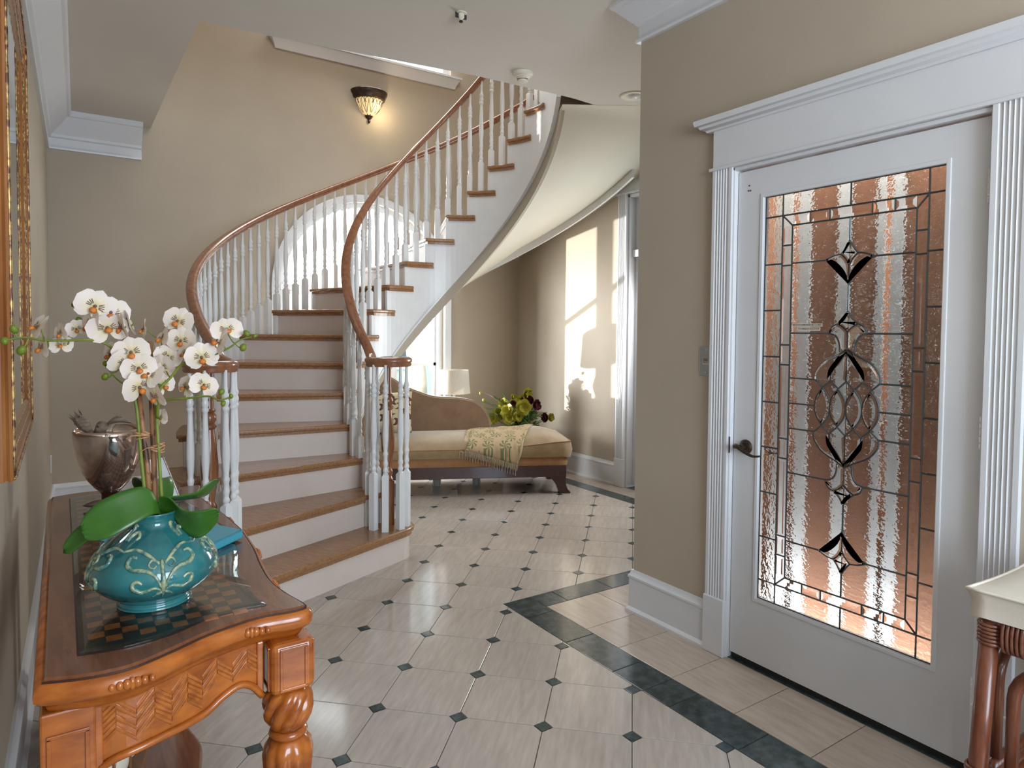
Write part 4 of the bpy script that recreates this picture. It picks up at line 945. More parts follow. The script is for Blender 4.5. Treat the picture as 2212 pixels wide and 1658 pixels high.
for c, pts in ((NIN, ((1.595, 3.735), (1.640, 3.665), (1.735, 3.665), (1.795, 3.71), (1.60, 3.83))), (NOUT, ((0.755, 3.44), (0.71, 3.375), (0.62, 3.37), (0.565, 3.43), (0.77, 3.53)))):
    zt = ZV if c is NIN else ZVL
    for x, y in pts: baluster((x, y, RH), atan2(y - c.y, x - c.x), zt - 0.025 - RH - LT, 1.0)
    g = G(); w = 0.036
    g.loft([[(c.x + w * cos(pi / 4 + pi / 2 * i) * 1.2, c.y + w * sin(pi / 4 + pi / 2 * i) * 1.2, z) for i in range(4)] for z in (RH, RH + 0.27)])
    g.lathe([(1.25 * r, z) for r, z in [(0.022, 0.27), (0.027, 0.28), (0.02, 0.30), (0.026, 0.315), (0.026, 0.33), (0.018, 0.345), (0.019, 0.37), (0.031, 0.46), (0.033, 0.52), (0.025, 0.64), (0.019, 0.70), (0.027, 0.71), (0.027, 0.722), (0.02, 0.73), (0.026, 0.745), (0.026, 0.765), (0.018, 0.78), (0.026, 0.792), (0.018, 0.80), (0.016, 0.84), (0.0165, zt - RH - 0.02)]], (c.x, c.y, RH), 16)
    obj('newel_post', g, M_newel, st, autos=40)
# ---------------------------------------------------------------- wall sconce, smoke detector, sprinkler, ceiling light
sc = thing('wall_sconce', 'bronze half bowl wall sconce with lit amber glass and scrollwork', 'sconce', (2.49, YB, 3.45))
def half(prof, z0, name, m, n=28, extra=None, parent=None):
    rings = [[(2.49 + r * cos(pi + pi * i / n), YB - 0.0 + r * sin(pi + pi * i / n) * 0.92, z0 + z) for i in range(n + 1)] for r, z in prof]
    g = G(); g.loft(rings, caps=False, closed=False)
    g.add([rings[-1][i] for i in range(n + 1)], [tuple(range(n + 1))])
    return obj(name, g, m, parent or sc, autos=40)
half([(0.132, 0.06), (0.15, 0.068), (0.152, 0.078), (0.156, 0.084), (0.158, 0.098), (0.166, 0.106), (0.172, 0.118), (0.176, 0.134), (0.172, 0.140), (0.165, 0.142)], 3.45, 'rim', M_bronze)
PB = [(0.028, -0.085), (0.055, -0.068), (0.085, -0.035), (0.108, 0.0), (0.123, 0.035), (0.131, 0.064)]
half(PB, 3.45, 'glass_bowl', M_amber)
half([(0.004, -0.112), (0.018, -0.108), (0.03, -0.098), (0.04, -0.08), (0.036, -0.076)], 3.45, 'bottom_cup', M_bronze)
obj('finial', G().sphere((2.49, YB - 0.012, 3.322), 0.0135, 10, 8, (1, 1, 1.5)), M_bronze, sc, smooth=True)
def onb(a, z, k=1.02):
    r = interp(z, [q[1] for q in PB], [q[0] for q in PB]) * k
    return (2.49 + r * cos(a), YB + r * sin(a) * 0.92, 3.45 + z)
g = G()
for j in range(5):
    a = pi + pi * (j + 0.5) / 5
    g.tube([onb(a, z) for z in (-0.08, -0.05, -0.02, 0.02, 0.06)], 0.0022, 5)
    for s in (-1, 1):
        w = pi / 11
        g.tube(crom([onb(a + s * w * 0.06, -0.078), onb(a + s * w * 0.55, -0.03), onb(a + s * w * 0.95, 0.02), onb(a + s * w * 0.85, 0.05), onb(a + s * w * 0.5, 0.058), onb(a + s * w * 0.16, 0.04), onb(a + s * w * 0.1, 0.028), onb(a + s * w * 0.4, 0.014)], 4), 0.0022, 5)
obj('scrollwork', g, M_bronze, sc)
lamp('sconce_bulb', 'POINT', (2.60, YB - 0.16, 3.40), (0, 0, 0), 2.6, (1.0, 0.80, 0.48), shadow_soft_size=0.05)

sm = thing('smoke_detector', 'cream round smoke detector on the ceiling near the stair rail', 'smoke detector', (2.43, 3.43, ZC))
obj('base', G().lathe([(0.066, 0), (0.066, -0.006), (0.060, -0.018), (0.054, -0.022)], (2.43, 3.43, ZC), 28), M_cream, sm, autos=40)
obj('sensor_head', G().lathe([(0.050, -0.021), (0.045, -0.030), (0.036, -0.034), (0.034, -0.040)], (2.43, 3.43, ZC), 28), M_cream, sm, autos=40)
obj('grille', G().lathe([(0.033, -0.036), (0.0325, -0.047)], (2.43, 3.43, ZC), 28), M_black, sm)
obj('cap', G().lathe([(0.034, -0.045), (0.032, -0.053), (0.02, -0.058)], (2.43, 3.43, ZC), 28), M_cream, sm, autos=40)
sk = thing('sprinkler_head', 'small ceiling sprinkler head', 'sprinkler', (1.74, 2.97, ZC))
obj('escutcheon', G().lathe([(0.03, 0), (0.028, -0.004), (0.02, -0.006)], (1.74, 2.97, ZC), 20), M_cream, sk, autos=40)
obj('body', G().lathe([(0.017, -0.005), (0.017, -0.022), (0.013, -0.026), (0.008, -0.03), (0.008, -0.036)], (1.74, 2.97, ZC), 14), M_cream, sk, autos=40)
g = G()
for s in (-1, 1): g.obox((1.74 + s * 0.022, 2.97, ZC - 0.014), (1, 0, 0), (0, 1, 0), (0, 0, 1), 0.008, 0.004, 0.012)
g.lathe([(0.007, -0.036), (0.010, -0.040), (0.010, -0.044), (0.004, -0.046)], (1.74, 2.97, ZC), 12)
obj('deflector', g, M_black, sk)
cl = thing('ceiling_light', 'recessed round eyeball ceiling light beside the right wall', 'ceiling light', (3.26, 3.33, ZC))
obj('trim_ring', G().lathe([(0.095, 0), (0.094, -0.005), (0.078, -0.009), (0.055, -0.004), (0.05, 0.0)], (3.26, 3.33, ZC), 32, caps=False), M_cream, cl, smooth=True)
obj('eyeball', G().sphere((3.262, 3.326, ZC + 0.012), 0.046, 18, 12, (1, 1, 0.75)), M_trim, cl, smooth=True)
ou = thing('wall_outlet', 'white cover plate low on the left wall beside the back corner', 'outlet', (xw(5.8), 5.8, 0.42))
obj('plate', G().box(xw(5.8) - 0.002, 5.75, 0.34, xw(5.8) + 0.008, 5.83, 0.46), M_trim, ou, bevel=0.002)
# ---------------------------------------------------------------- mirror on the left wall
MY0, MY1, MZ0, MZ1 = 1.75, 2.85, 1.046, 2.33
MX = -0.0165; MW = xw(2.3) - 0.002
mr = thing('mirror', 'rectangular mirror in a deep wood and gold rope frame on the left wall', 'mirror', (MW, (MY0 + MY1) / 2, MZ0))
# profile: (distance in from the outer edge, x)
MP = [(0.0, MW), (0.0, MX - 0.018), (0.004, MX - 0.012), (0.0, MX - 0.006), (0.003, MX), (0.010, MX), (0.014, MX - 0.004), (0.040, MX - 0.007), (0.044, MX - 0.005), (0.050, MX - 0.006), (0.072, MX - 0.010), (0.076, MX - 0.008), (0.084, MX - 0.008), (0.088, MX - 0.0125), (0.088, MW)]
g = G(); rings = []
for cy, cz, sy, sz in ((MY0, MZ0, 1, 1), (MY1, MZ0, -1, 1), (MY1, MZ1, -1, -1), (MY0, MZ1, 1, -1)):
    rings.append([(x, cy + sy * d, cz + sz * d) for d, x in MP])
rings.append(rings[0])
g.loft(rings, caps=False, closed=False)
obj('frame', g, M_frame, mr)
obj('mirror_glass', G().box(MX - 0.0145, MY0 + 0.085, MZ0 + 0.085, MX - 0.0125, MY1 - 0.085, MZ1 - 0.085), M_mirror, mr)
def rope(d, x, r, name, pitch=0.024):
    g = G()
    y0, y1, z0, z1 = MY0 + d, MY1 - d, MZ0 + d, MZ1 - d
    for (a, b) in (((y0, z0), (y1, z0)), ((y1, z0), (y1, z1)), ((y1, z1), (y0, z1)), ((y0, z1), (y0, z0))):
        L_ = hypot(b[0] - a[0], b[1] - a[1]); n = max(2, int(L_ / pitch)); pts = []; R = []
        for i in range(n):
            for q, k in ((0.02, 0.72), (0.25, 1.0), (0.6, 1.02), (0.9, 0.8)):
                t = (i + q) / n; pts.append((x, lerp(a[0], b[0], t), lerp(a[1], b[1], t))); R.append(r * k)
        g.tube(pts, R, 6)
    return obj(name, g, M_gold, mr, smooth=True)
rope(0.006, MX + 0.001, 0.0045, 'outer_rope', 0.075)
rope(0.045, MX - 0.006, 0.003, 'bead_row', 0.012)
rope(0.080, MX - 0.0085, 0.0035, 'inner_rope', 0.06)

# ---------------------------------------------------------------- console table
ZT = 0.78
tb = thing('console_table', 'carved cherry console table with a glass inset top and woven apron', 'console table', (0.26, 2.1, 0))
half_ = [(0.022, 1.352), (0.09, 1.327), (0.165, 1.322), (0.235, 1.352), (0.31, 1.392), (0.40, 1.418), (0.470, 1.412), (0.508, 1.42), (0.516, 1.452), (0.500, 1.53), (0.489, 1.63), (0.497, 1.76), (0.512, 1.90), (0.522, 2.10)]
out_ = [(p.x, p.y) for p in crom([(x, y, 0) for x, y in half_], 5)]
out_ = out_ + [(x, 4.2 - y) for x, y in out_[::-1][1:]]
def offs(o, d): return inset(o, d)
PR = [(0.052, 0.700), (0.050, 0.706), (0.036, 0.712), (0.026, 0.722), (0.020, 0.731), (0.007, 0.738), (0.001, 0.746), (0.000, 0.756), (0.003, 0.766), (0.009, 0.772), (0.013, 0.7735), (0.016, 0.778), (0.020, 0.78)]
def ring_at(d, z): return [(x, y, z) for x, y in (offs(out_, d) if d else out_)]
g = G(); g.loft([ring_at(d, z) for d, z in PR[:-2]]); obj('top_moulding', g, M_cherry, tb, autos=50)
g = G(); g.loft([ring_at(0.016, 0.770), ring_at(0.0165, 0.7775), ring_at(0.020, 0.78)]); obj('top_panel', g, M_cherrytop, tb)
g = G()
for d, z in ((0.0135, 0.7738),):
    p = ring_at(d, z); g.tube(p[:-1], 0.0022, 5)
obj('glaze_line', g, M_darkline, tb)
def in_half():
    return [(0.086, 1.425), (0.16, 1.412), (0.235, 1.425), (0.31, 1.462), (0.38, 1.474), (0.424, 1.472), (0.430, 1.490), (0.418, 1.56), (0.415, 1.67), (0.436, 1.78), (0.458, 1.90), (0.470, 2.10)]
gl = [(p.x, p.y) for p in crom([(x, y, 0) for x, y in in_half()], 5)]; gl = gl + [(x, 4.2 - y) for x, y in gl[::-1][1:]]
g = G(); g.loft([[(x, y, 0.7802) for x, y in gl], [(x, y, 0.7805) for x, y in gl]]); obj('glaze_line', g, M_darkline, tb)
gl2 = inset(gl, 0.003)
g = G(); g.loft([[(x, y, 0.7808) for x, y in gl2], [(x, y, 0.7838) for x, y in gl2], [(x, y, 0.7862) for x, y in inset(gl2, 0.009)]])
obj('glass_inset', g, M_tabglass, tb)
g = G()
for y0 in range(44):           # woven panel seen through the glass
    y = 1.46 + y0 * 0.029
    for x0 in range(12):
        x = 0.105 + x0 * 0.0285; s = 1 if (x0 + y0) % 2 else -1
        if x + .03 > interp(min(y, 4.2 - y), [1.47, 1.6, 1.8, 2.1], [0.41, 0.40, 0.425, 0.455]) : continue
        if s > 0: g.box(x, y, 0.7801, x + 0.027, y + 0.0275, 0.7806)
        else: g.box(x, y + 0.003, 0.7801, x + 0.027, y + 0.024, 0.7803)
o = obj('woven_panel', g, M_weave, tb); o['kind'] = 'stuff'
# carved ornaments on the edge
def ornament(x, y, nx, ny):
    t = Vector((-ny, nx, 0)); g = G(); c = Vector((x, y, 0.755))
    for s in (-1, 1):
        for q in (0.008, 0.019, 0.031): g.sphere(tuple(c + t * (s * q) + Vector((nx, ny, 0)) * 0.001), 0.0085 - q * 0.1, 8, 6, (1, 1, 1.25))
    g.sphere(tuple(c + Vector((nx, ny, 0)) * 0.002), 0.006, 8, 6, (1, 1, 2.0))
    obj('carved_ornament', g, M_cherry, tb, smooth=True)
for x, y, nx, ny in ((0.165, 1.322, 0, -1), (0.385, 1.414, -0.25, -1), (0.4895, 1.655, 1, 0.05), (0.513, 1.91, 1, -0.1), (0.513, 2.29, 1, 0.1), (0.4895, 2.545, 1, 0), (0.385, 2.786, -0.2, 1)): 
    l = hypot(nx, ny); ornament(x, y, nx / l, ny / l)
# aprons: curved woven end panels and a front apron
def apron(path, zlow, name):
    """path: plan points; zlow: list of (t, z) for the scalloped lower edge"""
    P = crom([(x, y, 0) for x, y in path], 6); L_ = [0]
    for a, b in zip(P[:-1], P[1:]): L_.append(L_[-1] + (b - a).length)
    T = L_[-1]
    def at(s):
        s = max(0, min(T, s))
        for i in range(len(P) - 1):
            if s <= L_[i + 1] + 1e-9:
                t = (s - L_[i]) / max(1e-9, L_[i + 1] - L_[i]); p = P[i].lerp(P[i + 1], t); d = (P[i + 1] - P[i]).normalized(); return p, Vector((d.y, -d.x, 0))
        return P[-1], Vector((0, -1, 0))
    xs_, ys_ = [q[0] * T for q in zlow], [q[1] for q in zlow]
    zc = crom([(a, b, 0) for a, b in zip(xs_, ys_)], 8)
    zx, zy = [p.x for p in zc], [p.y for p in zc]
    n = 40; g = G(); rings = []
    for i in range(n + 1):
        s = T * i / n; p, nn = at(s); z = interp(s, zx, zy); b = p - nn * 0.016
        rings.append([(p.x, p.y, z), (p.x, p.y, 0.712), (b.x, b.y, 0.712), (b.x, b.y, z)])
    g.loft(rings); ap = obj(name, g, M_cherry, tb)
    # raised herringbone reeds
    g = G(); cw = 0.030; nc = int(T / cw)
    cw = T / nc
    for c in range(nc):
        sg = 1 if c % 2 else -1; z = 0.70
        while z > 0.55:
            s0, s1 = c * cw + 0.001, (c + 1) * cw - 0.001; za, zb = (z, z - sg * cw * 0.85)
            zm = (za + zb) / 2; sm_ = (s0 + s1) / 2
            lo = max(interp(s0, zx, zy), interp(s1, zx, zy), interp(sm_, zx, zy)) + 0.008
            if min(za, zb) - 0.006 > lo and max(za, zb) < 0.711:
                p0, n0 = at(s0); p1, n1 = at(s1); up = 0.0045; e = 0.0028
                A = p0 + n0 * 0.0005; B = p1 + n1 * 0.0005; m0, m1 = p0 + n0 * e, p1 + n1 * (e * 0.35)
                if (c + int(z * 300)) % 2: m0, m1 = p0 + n0 * (e * 0.35), p1 + n1 * e
                g.add([(A.x, A.y, za - up), (B.x, B.y, zb - up), (B.x, B.y, zb + up), (A.x, A.y, za + up), (m0.x, m0.y, za - up * .6), (m1.x, m1.y, zb - up * .6), (m1.x, m1.y, zb + up * .6), (m0.x, m0.y, za + up * .6)],
                      [(4, 5, 6, 7), (0, 1, 5, 4), (1, 2, 6, 5), (2, 3, 7, 6), (3, 0, 4, 7)])
            z -= 0.0102
    w = obj('woven_reed', g, M_weave, ap); w['kind'] = 'stuff'
    g = G(); pts = []
    for i in range(n + 1):
        s = T * i / n; p, nn = at(s); pts.append((p.x + nn.x * 0.003, p.y + nn.y * 0.003, interp(s, zx, zy)))
    g.tube(pts, 0.0075, 8); obj('edge_bead', g, M_cherry, ap, smooth=True)
    for s in (0.004, T - 0.004):
        p, nn = at(s); g = G(); g.box(p.x - 0.007, p.y - 0.006, interp(s, zx, zy) - 0.005, p.x + 0.007, p.y + 0.006, 0.712); obj('end_bead', g, M_cherry, ap, bevel=0.003)
apron([(0.112, 1.392), (0.17, 1.385), (0.24, 1.405), (0.32, 1.44), (0.415, 1.462)], [(0, 0.578), (0.12, 0.597), (0.34, 0.604), (0.6, 0.606), (0.72, 0.622), (0.84, 0.634), (0.93, 0.622), (1, 0.594)], 'side_apron')
apron([(0.415, 2.738), (0.32, 2.76), (0.24, 2.795), (0.17, 2.815), (0.112, 2.808)], [(0, 0.594), (0.16, 0.634), (0.4, 0.606), (0.7, 0.604), (1, 0.578)], 'side_apron')
apron([(0.462, 1.52), (0.452, 1.63), (0.46, 1.78), (0.475, 1.95), (0.48, 2.1), (0.475, 2.25), (0.46, 2.42), (0.452, 2.57), (0.462, 2.68)], [(0, 0.594), (0.1, 0.634), (0.25, 0.604), (0.4, 0.62), (0.5, 0.645), (0.6, 0.62), (0.75, 0.604), (0.9, 0.634), (1, 0.594)], 'front_apron')
# legs
def front_leg(cx, cy):
    g = G(); g.loft([[(cx - .046, cy - .046, z), (cx + .046, cy - .046, z), (cx + .046, cy + .046, z), (cx - .046, cy + .046, z)] for z in (0.602, 0.712)])
    lg = obj('leg', g, M_cherry, tb, bevel=0.014, bseg=3)
    g = G()
    for (a, b) in (((0, -1), (1, 0)), ((1, 0), (0, 1)), ((-1, 0), (0, 1)), ((0, 1), (1, 0))):
        c = Vector((cx + a[0] * 0.0465, cy + a[1] * 0.0465, 0.657)); t = Vector((b[0], b[1], 0))
        for s in (-1, 1):
            g.obox(c + t * (s * 0.026), t, (a[0], a[1], 0), (0, 0, 1), 0.003, 0.0022, 0.043)
            g.obox(c + Vector((0, 0, s * 0.043)), t, (a[0], a[1], 0), (0, 0, 1), 0.029, 0.0022, 0.003)
    obj('panel_bead', g, M_cherry, lg, bevel=0.001)
    def fluted(prof, twist, name, lobes=9):
        n = lobes * 6; rings = []
        z0, z1 = prof[0][1], prof[-1][1]
        for r, z in prof:
            tw = twist * (z - z0) / (z1 - z0); d = 0.16 * min(1, 6 * min(z - z0 + .004, z1 - z + .004) / (z1 - z0))
            rings.append([(cx + r * (1 - d * (1 - abs(cos(lobes * (2 * pi * i / n) / 2)))) * cos(2 * pi * i / n + tw), cy + r * (1 - d * (1 - abs(cos(lobes * (2 * pi * i / n) / 2)))) * sin(2 * pi * i / n + tw), z) for i in range(n)])
        g = G(); g.loft(rings); obj(name, g, M_cherry, lg, autos=70)
    fluted([(0.036, 0.602), (0.047, 0.594), (0.0525, 0.58), (0.0545, 0.565), (0.054, 0.55), (0.050, 0.535), (0.043, 0.522), (0.034, 0.511)][::-1], 1.1, 'twisted_bulb')
    g = G(); g.lathe([(0.030, 0.492), (0.038, 0.495), (0.041, 0.501), (0.038, 0.508), (0.030, 0.512)], (cx, cy, 0), 28); obj('neck_ring', g, M_cherry, lg, smooth=True)
    fluted([(0.022, 0.235), (0.028, 0.28), (0.037, 0.33), (0.046, 0.38), (0.0525, 0.425), (0.0545, 0.452), (0.050, 0.474), (0.040, 0.488), (0.033, 0.494)], 0.0, 'fluted_vase')
    g = G(); g.lathe([(0.030, 0.0), (0.036, 0.02), (0.034, 0.05), (0.022, 0.075), (0.030, 0.095), (0.045, 0.12), (0.045, 0.19), (0.03, 0.205), (0.034, 0.22), (0.024, 0.238)], (cx, cy, 0), 24); obj('foot', g, M_cherry, lg, autos=50)
front_leg(0.470, 1.462); front_leg(0.470, 2.738)
for y0 in (1.372, 2.746):
    g = G().box(0.030, y0, 0.0, 0.112, y0 + 0.082, 0.712); lg = obj('leg', g, M_cherry, tb, bevel=0.004)
    for yy in ((y0 - 0.0015) if y0 < 2 else (y0 + 0.0835),):
        g = G(); c = Vector((0.071, yy, 0.60))
        for s in (-1, 1):
            g.obox(c + Vector((s * 0.028, 0, -0.01)), (1, 0, 0), (0, 1, 0), (0, 0, 1), 0.0035, 0.003, 0.08); g.obox(c + Vector((0, 0, -0.01 + s * 0.08)), (1, 0, 0), (0, 1, 0), (0, 0, 1), 0.0315, 0.003, 0.0035)
        obj('panel_bead', g, M_cherry, lg, bevel=0.001)
g = G(); sh = [(0.05, 1.39)] + [(p.x, p.y) for p in crom([(0.44, 1.43, 0), (0.415, 1.60, 0), (0.372, 1.80, 0), (0.372, 1.95, 0), (0.395, 2.1, 0), (0.372, 2.25, 0), (0.372, 2.40, 0), (0.415, 2.6, 0), (0.44, 2.77, 0)], 5)] + [(0.05, 2.81)]
g.loft([[(x, y, 0.135) for x, y in sh], [(x, y, 0.16) for x, y in sh]]); obj('lower_shelf', g, M_cherrytop, tb, bevel=0.007)

# ---------------------------------------------------------------- things on and under the table
bk = thing('book', 'teal cloth book lying flat behind the teal vase', 'book', (0.315, 2.03, 0.7862))
bq = [(0.143, 2.085), (0.300, 1.80), (0.487, 1.975), (0.330, 2.262)]
bq = [(x, y) for x, y in bq]
g = G(); g.prism(bq, 0.7865, 0.7900); g.prism(bq, 0.8055, 0.8090)
v = Vector((0.157, -0.285)).normalized() ; w = Vector((v.y, -v.x))
e = [Vector(bq[1]), Vector(bq[2])]; m_ = (e[1] - e[0]).normalized(); nn = Vector((m_.y, -m_.x))
g.hexa([(e[0].x, e[0].y, 0.7865), (e[1].x, e[1].y, 0.7865), (e[1].x - nn.x * .004, e[1].y - nn.y * .004, 0.7865), (e[0].x - nn.x * .004, e[0].y - nn.y * .004, 0.7865)], [(e[0].x, e[0].y, 0.809), (e[1].x, e[1].y, 0.809), (e[1].x - nn.x * .004, e[1].y - nn.y * .004, 0.809), (e[0].x - nn.x * .004, e[0].y - nn.y * .004, 0.809)])
obj('cover', g, M_book, bk, bevel=0.001)
g = G(); g.prism(inset(bq, 0.004), 0.790, 0.8055); obj('pages', g, M_pages, bk)

gb = thing('mercury_glass_vase', 'tall mercury glass goblet vase holding dried pods', 'vase', (0.201, 2.62, 0.7862))
gc = (0.201, 2.62, 0.7862)
g = G(); g.lathe([(0.030, 0), (0.034, 0.002), (0.034, 0.006), (0.026, 0.012), (0.026, 0.030), (0.034, 0.046)], gc, 28); obj('foot', g, M_mercfoot, gb, autos=50)
oval = [(0.032, 0.040), (0.046, 0.054), (0.064, 0.078), (0.080, 0.106), (0.092, 0.138), (0.101, 0.175), (0.106, 0.21), (0.1075, 0.235), (0.107, 0.25), (0.1045, 0.25), (0.1035, 0.21), (0.089, 0.138), (0.06, 0.078), (0.02, 0.05)]
g = G(); g.lathe(oval, gc, 40); obj('bowl', g, M_merc, gb, smooth=True)
def pod(name, lab, fn, base):
    t = thing(name, lab, 'dried pod', base); fn(t); return t
def p1(t):
    b = Vector(t.location); g = G(); ax = Vector((-0.55, -0.1, 0.83)).normalized()
    P0 = b; pts = [tuple(P0 + ax * q) for q in (-0.04, 0.0, 0.02, 0.04, 0.055)]; g.tube(pts, [0.006, 0.012, 0.019, 0.02, 0.016], 10)
    obj('husk', g, M_pod, t)
    g = G()
    for i in range(8):
        a = 2 * pi * i / 8; s = ax.orthogonal().normalized(); q = s * cos(a) + ax.cross(s) * sin(a); c = P0 + ax * 0.055 + q * 0.016
        g.add([tuple(c - ax.cross(q) * .005), tuple(c + ax.cross(q) * .005), tuple(c + ax * .022 + q * .006)], [(0, 1, 2)])
    obj('husk_tip', g, M_pod, t)
pod('protea_pod', 'grey spiky dried seed head on the left rim of the mercury glass vase', p1, (0.142, 2.60, 1.035))
def p2(t):
    b = Vector(t.location); ax = Vector((0.25, -0.55, 0.62)).normalized(); g = G()
    g.tube([tuple(b + ax * q) for q in (-0.05, 0.0, 0.025, 0.030, 0.02, -0.01)], [0.011, 0.016, 0.0185, 0.0175, 0.013, 0.008], 14); obj('tube', g, M_pod, t, smooth=True)
pod('hollow_pod', 'short hollow dried tube pod pointing forward beside the spiky seed head', p2, (0.172, 2.59, 1.033))
def p3(t):
    b = Vector(t.location); g = G(); n = 9; rings = []
    for i in range(n + 1):
        u = i / n; w_ = 0.021 * sin(pi * min(.98, max(.02, u))); c = b + Vector((lerp(-0.046, 0.046, u), 0, 0.022 * sin(pi * u)))
        rings.append([(c.x, c.y + w_ * cos(2 * pi * j / 10), c.z + w_ * 0.55 * sin(2 * pi * j / 10)) for j in range(10)])
    g.loft(rings); obj('shell', g, M_pod, t, smooth=True)
pod('curved_pod', 'dark curved dried pod shell lying over the far rim of the mercury glass vase', p3, (0.232, 2.65, 1.040))
def p4(t):
    b = Vector(t.location); g = G(); rings = []
    for i in range(10):
        u = i / 9; w_ = 0.030 * sin(pi * min(.97, max(.03, u ** 0.8))); c = b + Vector((lerp(-0.075, 0.02, u), lerp(0.03, -0.06, u), 0.012 + 0.01 * sin(pi * u)))
        rings.append([(c.x + w_ * 0.6 * cos(2 * pi * j / 10), c.y + w_ * 0.8 * cos(2 * pi * j / 10), c.z + w_ * 0.36 * sin(2 * pi * j / 10)) for j in range(10)])
    g.loft(rings); obj('shell', g, M_pod, t, smooth=True)
pod('driftwood_pod', 'grey dried pod lying on the glass at the foot of the mercury glass vase', p4, (0.198, 2.53, 0.7865))

pf = thing('marble_tablet', 'pale marbled tablet leaning back on a small easel behind the orchid', 'tablet', (0.37, 2.55, 0.7862))
T0 = Vector((0.372, 2.52, 0.788)); u = Vector((0.093, 0.05, 0)).normalized(); nrm_ = Vector((-u.y, u.x, 0)); upT = (Vector((0, 0, 1)) * 0.92 - u * 0.36).normalized()
ft = u.cross(upT).normalized()
c = T0 + upT * 0.085
obj('tablet', G().obox(c, u, ft, upT, 0.030, 0.004, 0.080), M_marble, pf, bevel=0.0015)
obj('back_edge', G().obox(c - u * 0.033, u, ft, upT, 0.0025, 0.006, 0.080), M_darkline, pf)
obj('easel_foot', G().obox(T0 + Vector((0, 0, 0.001)), u, nrm_, (0, 0, 1), 0.045, 0.02, 0.0028), M_chrome, pf)
obj('glass_edge', G().obox(c + u * 0.0325, u, ft, upT, 0.002, 0.005, 0.082), M_chrome, pf)

sg = thing('beach_sign', 'white board with sea green letters on the lower shelf of the console table', 'sign', (0.23, 2.14, 0.161))
d_ = Vector((0.064, 0.065, 0)).normalized(); n_ = Vector((d_.y, -d_.x, 0))
obj('board', G().obox(Vector((0.23, 2.14, 0.265)), d_, n_, (0, 0, 1), 0.16, 0.006, 0.103), M_sign, sg, bevel=0.001)
for body, q, z in (('E', -0.005, 0.262), ('BE', 0.085, 0.262)):
    P_ = Vector((0.23, 2.14, z)) + d_ * q + n_ * 0.0066
    text_obj('letters', body, 0.085, M_signink, sg, tuple(P_), (pi / 2, 0, atan2(d_.y, d_.x)), bold=True)
obj('dot', G().lathe([(0.005, 0), (0.005, 0.002)], seg=10, tf=lambda a, b, c: tuple(Vector((0.23, 2.14, 0.245)) + d_ * (0.028 + a) + n_ * (0.006 + c) + Vector((0, 0, b)))), M_darkline, sg)

sh_ = thing('model_ship', 'model sailing ship with cream sails on the lower shelf beside the white sign', 'model ship', (0.19, 1.93, 0.161))
b_ = Vector((0.19, 1.93, 0.161)); du = Vector((0.45, 0.89, 0)); dn = Vector((0.89, -0.45, 0))
g = G(); rings = []
for i in range(9):
    t = i / 8; w_ = 0.032 * sin(pi * min(.99, max(.04, t ** .8))); c = b_ + du * lerp(-0.13, 0.13, t); z0 = 0.02 + 0.02 * abs(2 * t - 1) ** 2
    rings.append([tuple(c + dn * w_ + Vector((0, 0, 0.075))), tuple(c + dn * w_ * .7 + Vector((0, 0, z0 + .012))), tuple(c + Vector((0, 0, z0 * .4))), tuple(c - dn * w_ * .7 + Vector((0, 0, z0 + .012))), tuple(c - dn * w_ + Vector((0, 0, 0.075)))])
g.loft(rings); obj('hull', g, M_hull, sh_)
obj('stand', G().obox(b_ + Vector((0, 0, 0.006)), du, dn, (0, 0, 1), 0.07, 0.02, 0.006), M_hull, sh_)
for q, h in ((-0.06, 0.27), (0.03, 0.33)): obj('mast', G().tube([tuple(b_ + du * q + Vector((0, 0, 0.06))), tuple(b_ + du * q + Vector((0, 0, h)))], [0.004, 0.002], 8), M_hull, sh_)
def sail(q0, q1, z0, z1, bel):
    def fn(a, b):
        p = b_ + du * lerp(q0, lerp(q0, q1, 0.25), b) + du * ((lerp(q1, lerp(q0, q1, 0.3), b) - q0) * a) + Vector((0, 0, lerp(z0, z1, b))) + dn * (bel * sin(pi * a) * sin(pi * min(1, b * .8 + .15)))
        return tuple(p)
    obj('sail', G().grid(fn, 8, 8), M_sail, sh_, smooth=True)
sail(-0.058, 0.024, 0.10, 0.26, 0.02); sail(0.034, 0.12, 0.10, 0.32, 0.022); sail(-0.15, -0.065, 0.10, 0.24, 0.018)
g = G()
for q, h, e in ((0.03, 0.33, 0.17), (0.03, 0.33, -0.14), (-0.06, 0.27, -0.17), (0.03, 0.28, 0.10), (-0.06, 0.24, 0.02)): g.tube([tuple(b_ + du * q + Vector((0, 0, h))), tuple(b_ + du * e + dn * .024 + Vector((0, 0, 0.08)))], 0.0007, 4)
obj('rigging', g, M_rope, sh_)
# ---------------------------------------------------------------- teal vase and the orchid standing in it
VB = (0.231, 1.621, 0.7862); VR = -0.59017
vs = thing('teal_vase', 'squat glazed teal vase with raised leaf scrolls on the glass table top', 'vase', VB, VR)
VP = [(0.0, 0.0), (0.066, 0.0), (0.0705, 0.003), (0.071, 0.009), (0.068, 0.013), (0.076, 0.020), (0.097, 0.034), (0.115, 0.052), (0.1225, 0.070), (0.122, 0.085), (0.114, 0.104), (0.100, 0.122), (0.080, 0.140), (0.058, 0.157), (0.046, 0.166), (0.0425, 0.176), (0.044, 0.186), (0.049, 0.193), (0.046, 0.195), (0.038, 0.186), (0.036, 0.17), (0.05, 0.15)]
VC = crom([(r, z, 0) for r, z in VP], 3)
g = G(); g.lathe([(max(1e-4, p.x), p.y) for p in VC], (0, 0, 0), 48); obj('body', g, M_teal, vs, smooth=True, local=True)
zz_ = [p[1] for p in VP[2:18]]; rr_ = [p[0] for p in VP[2:18]]
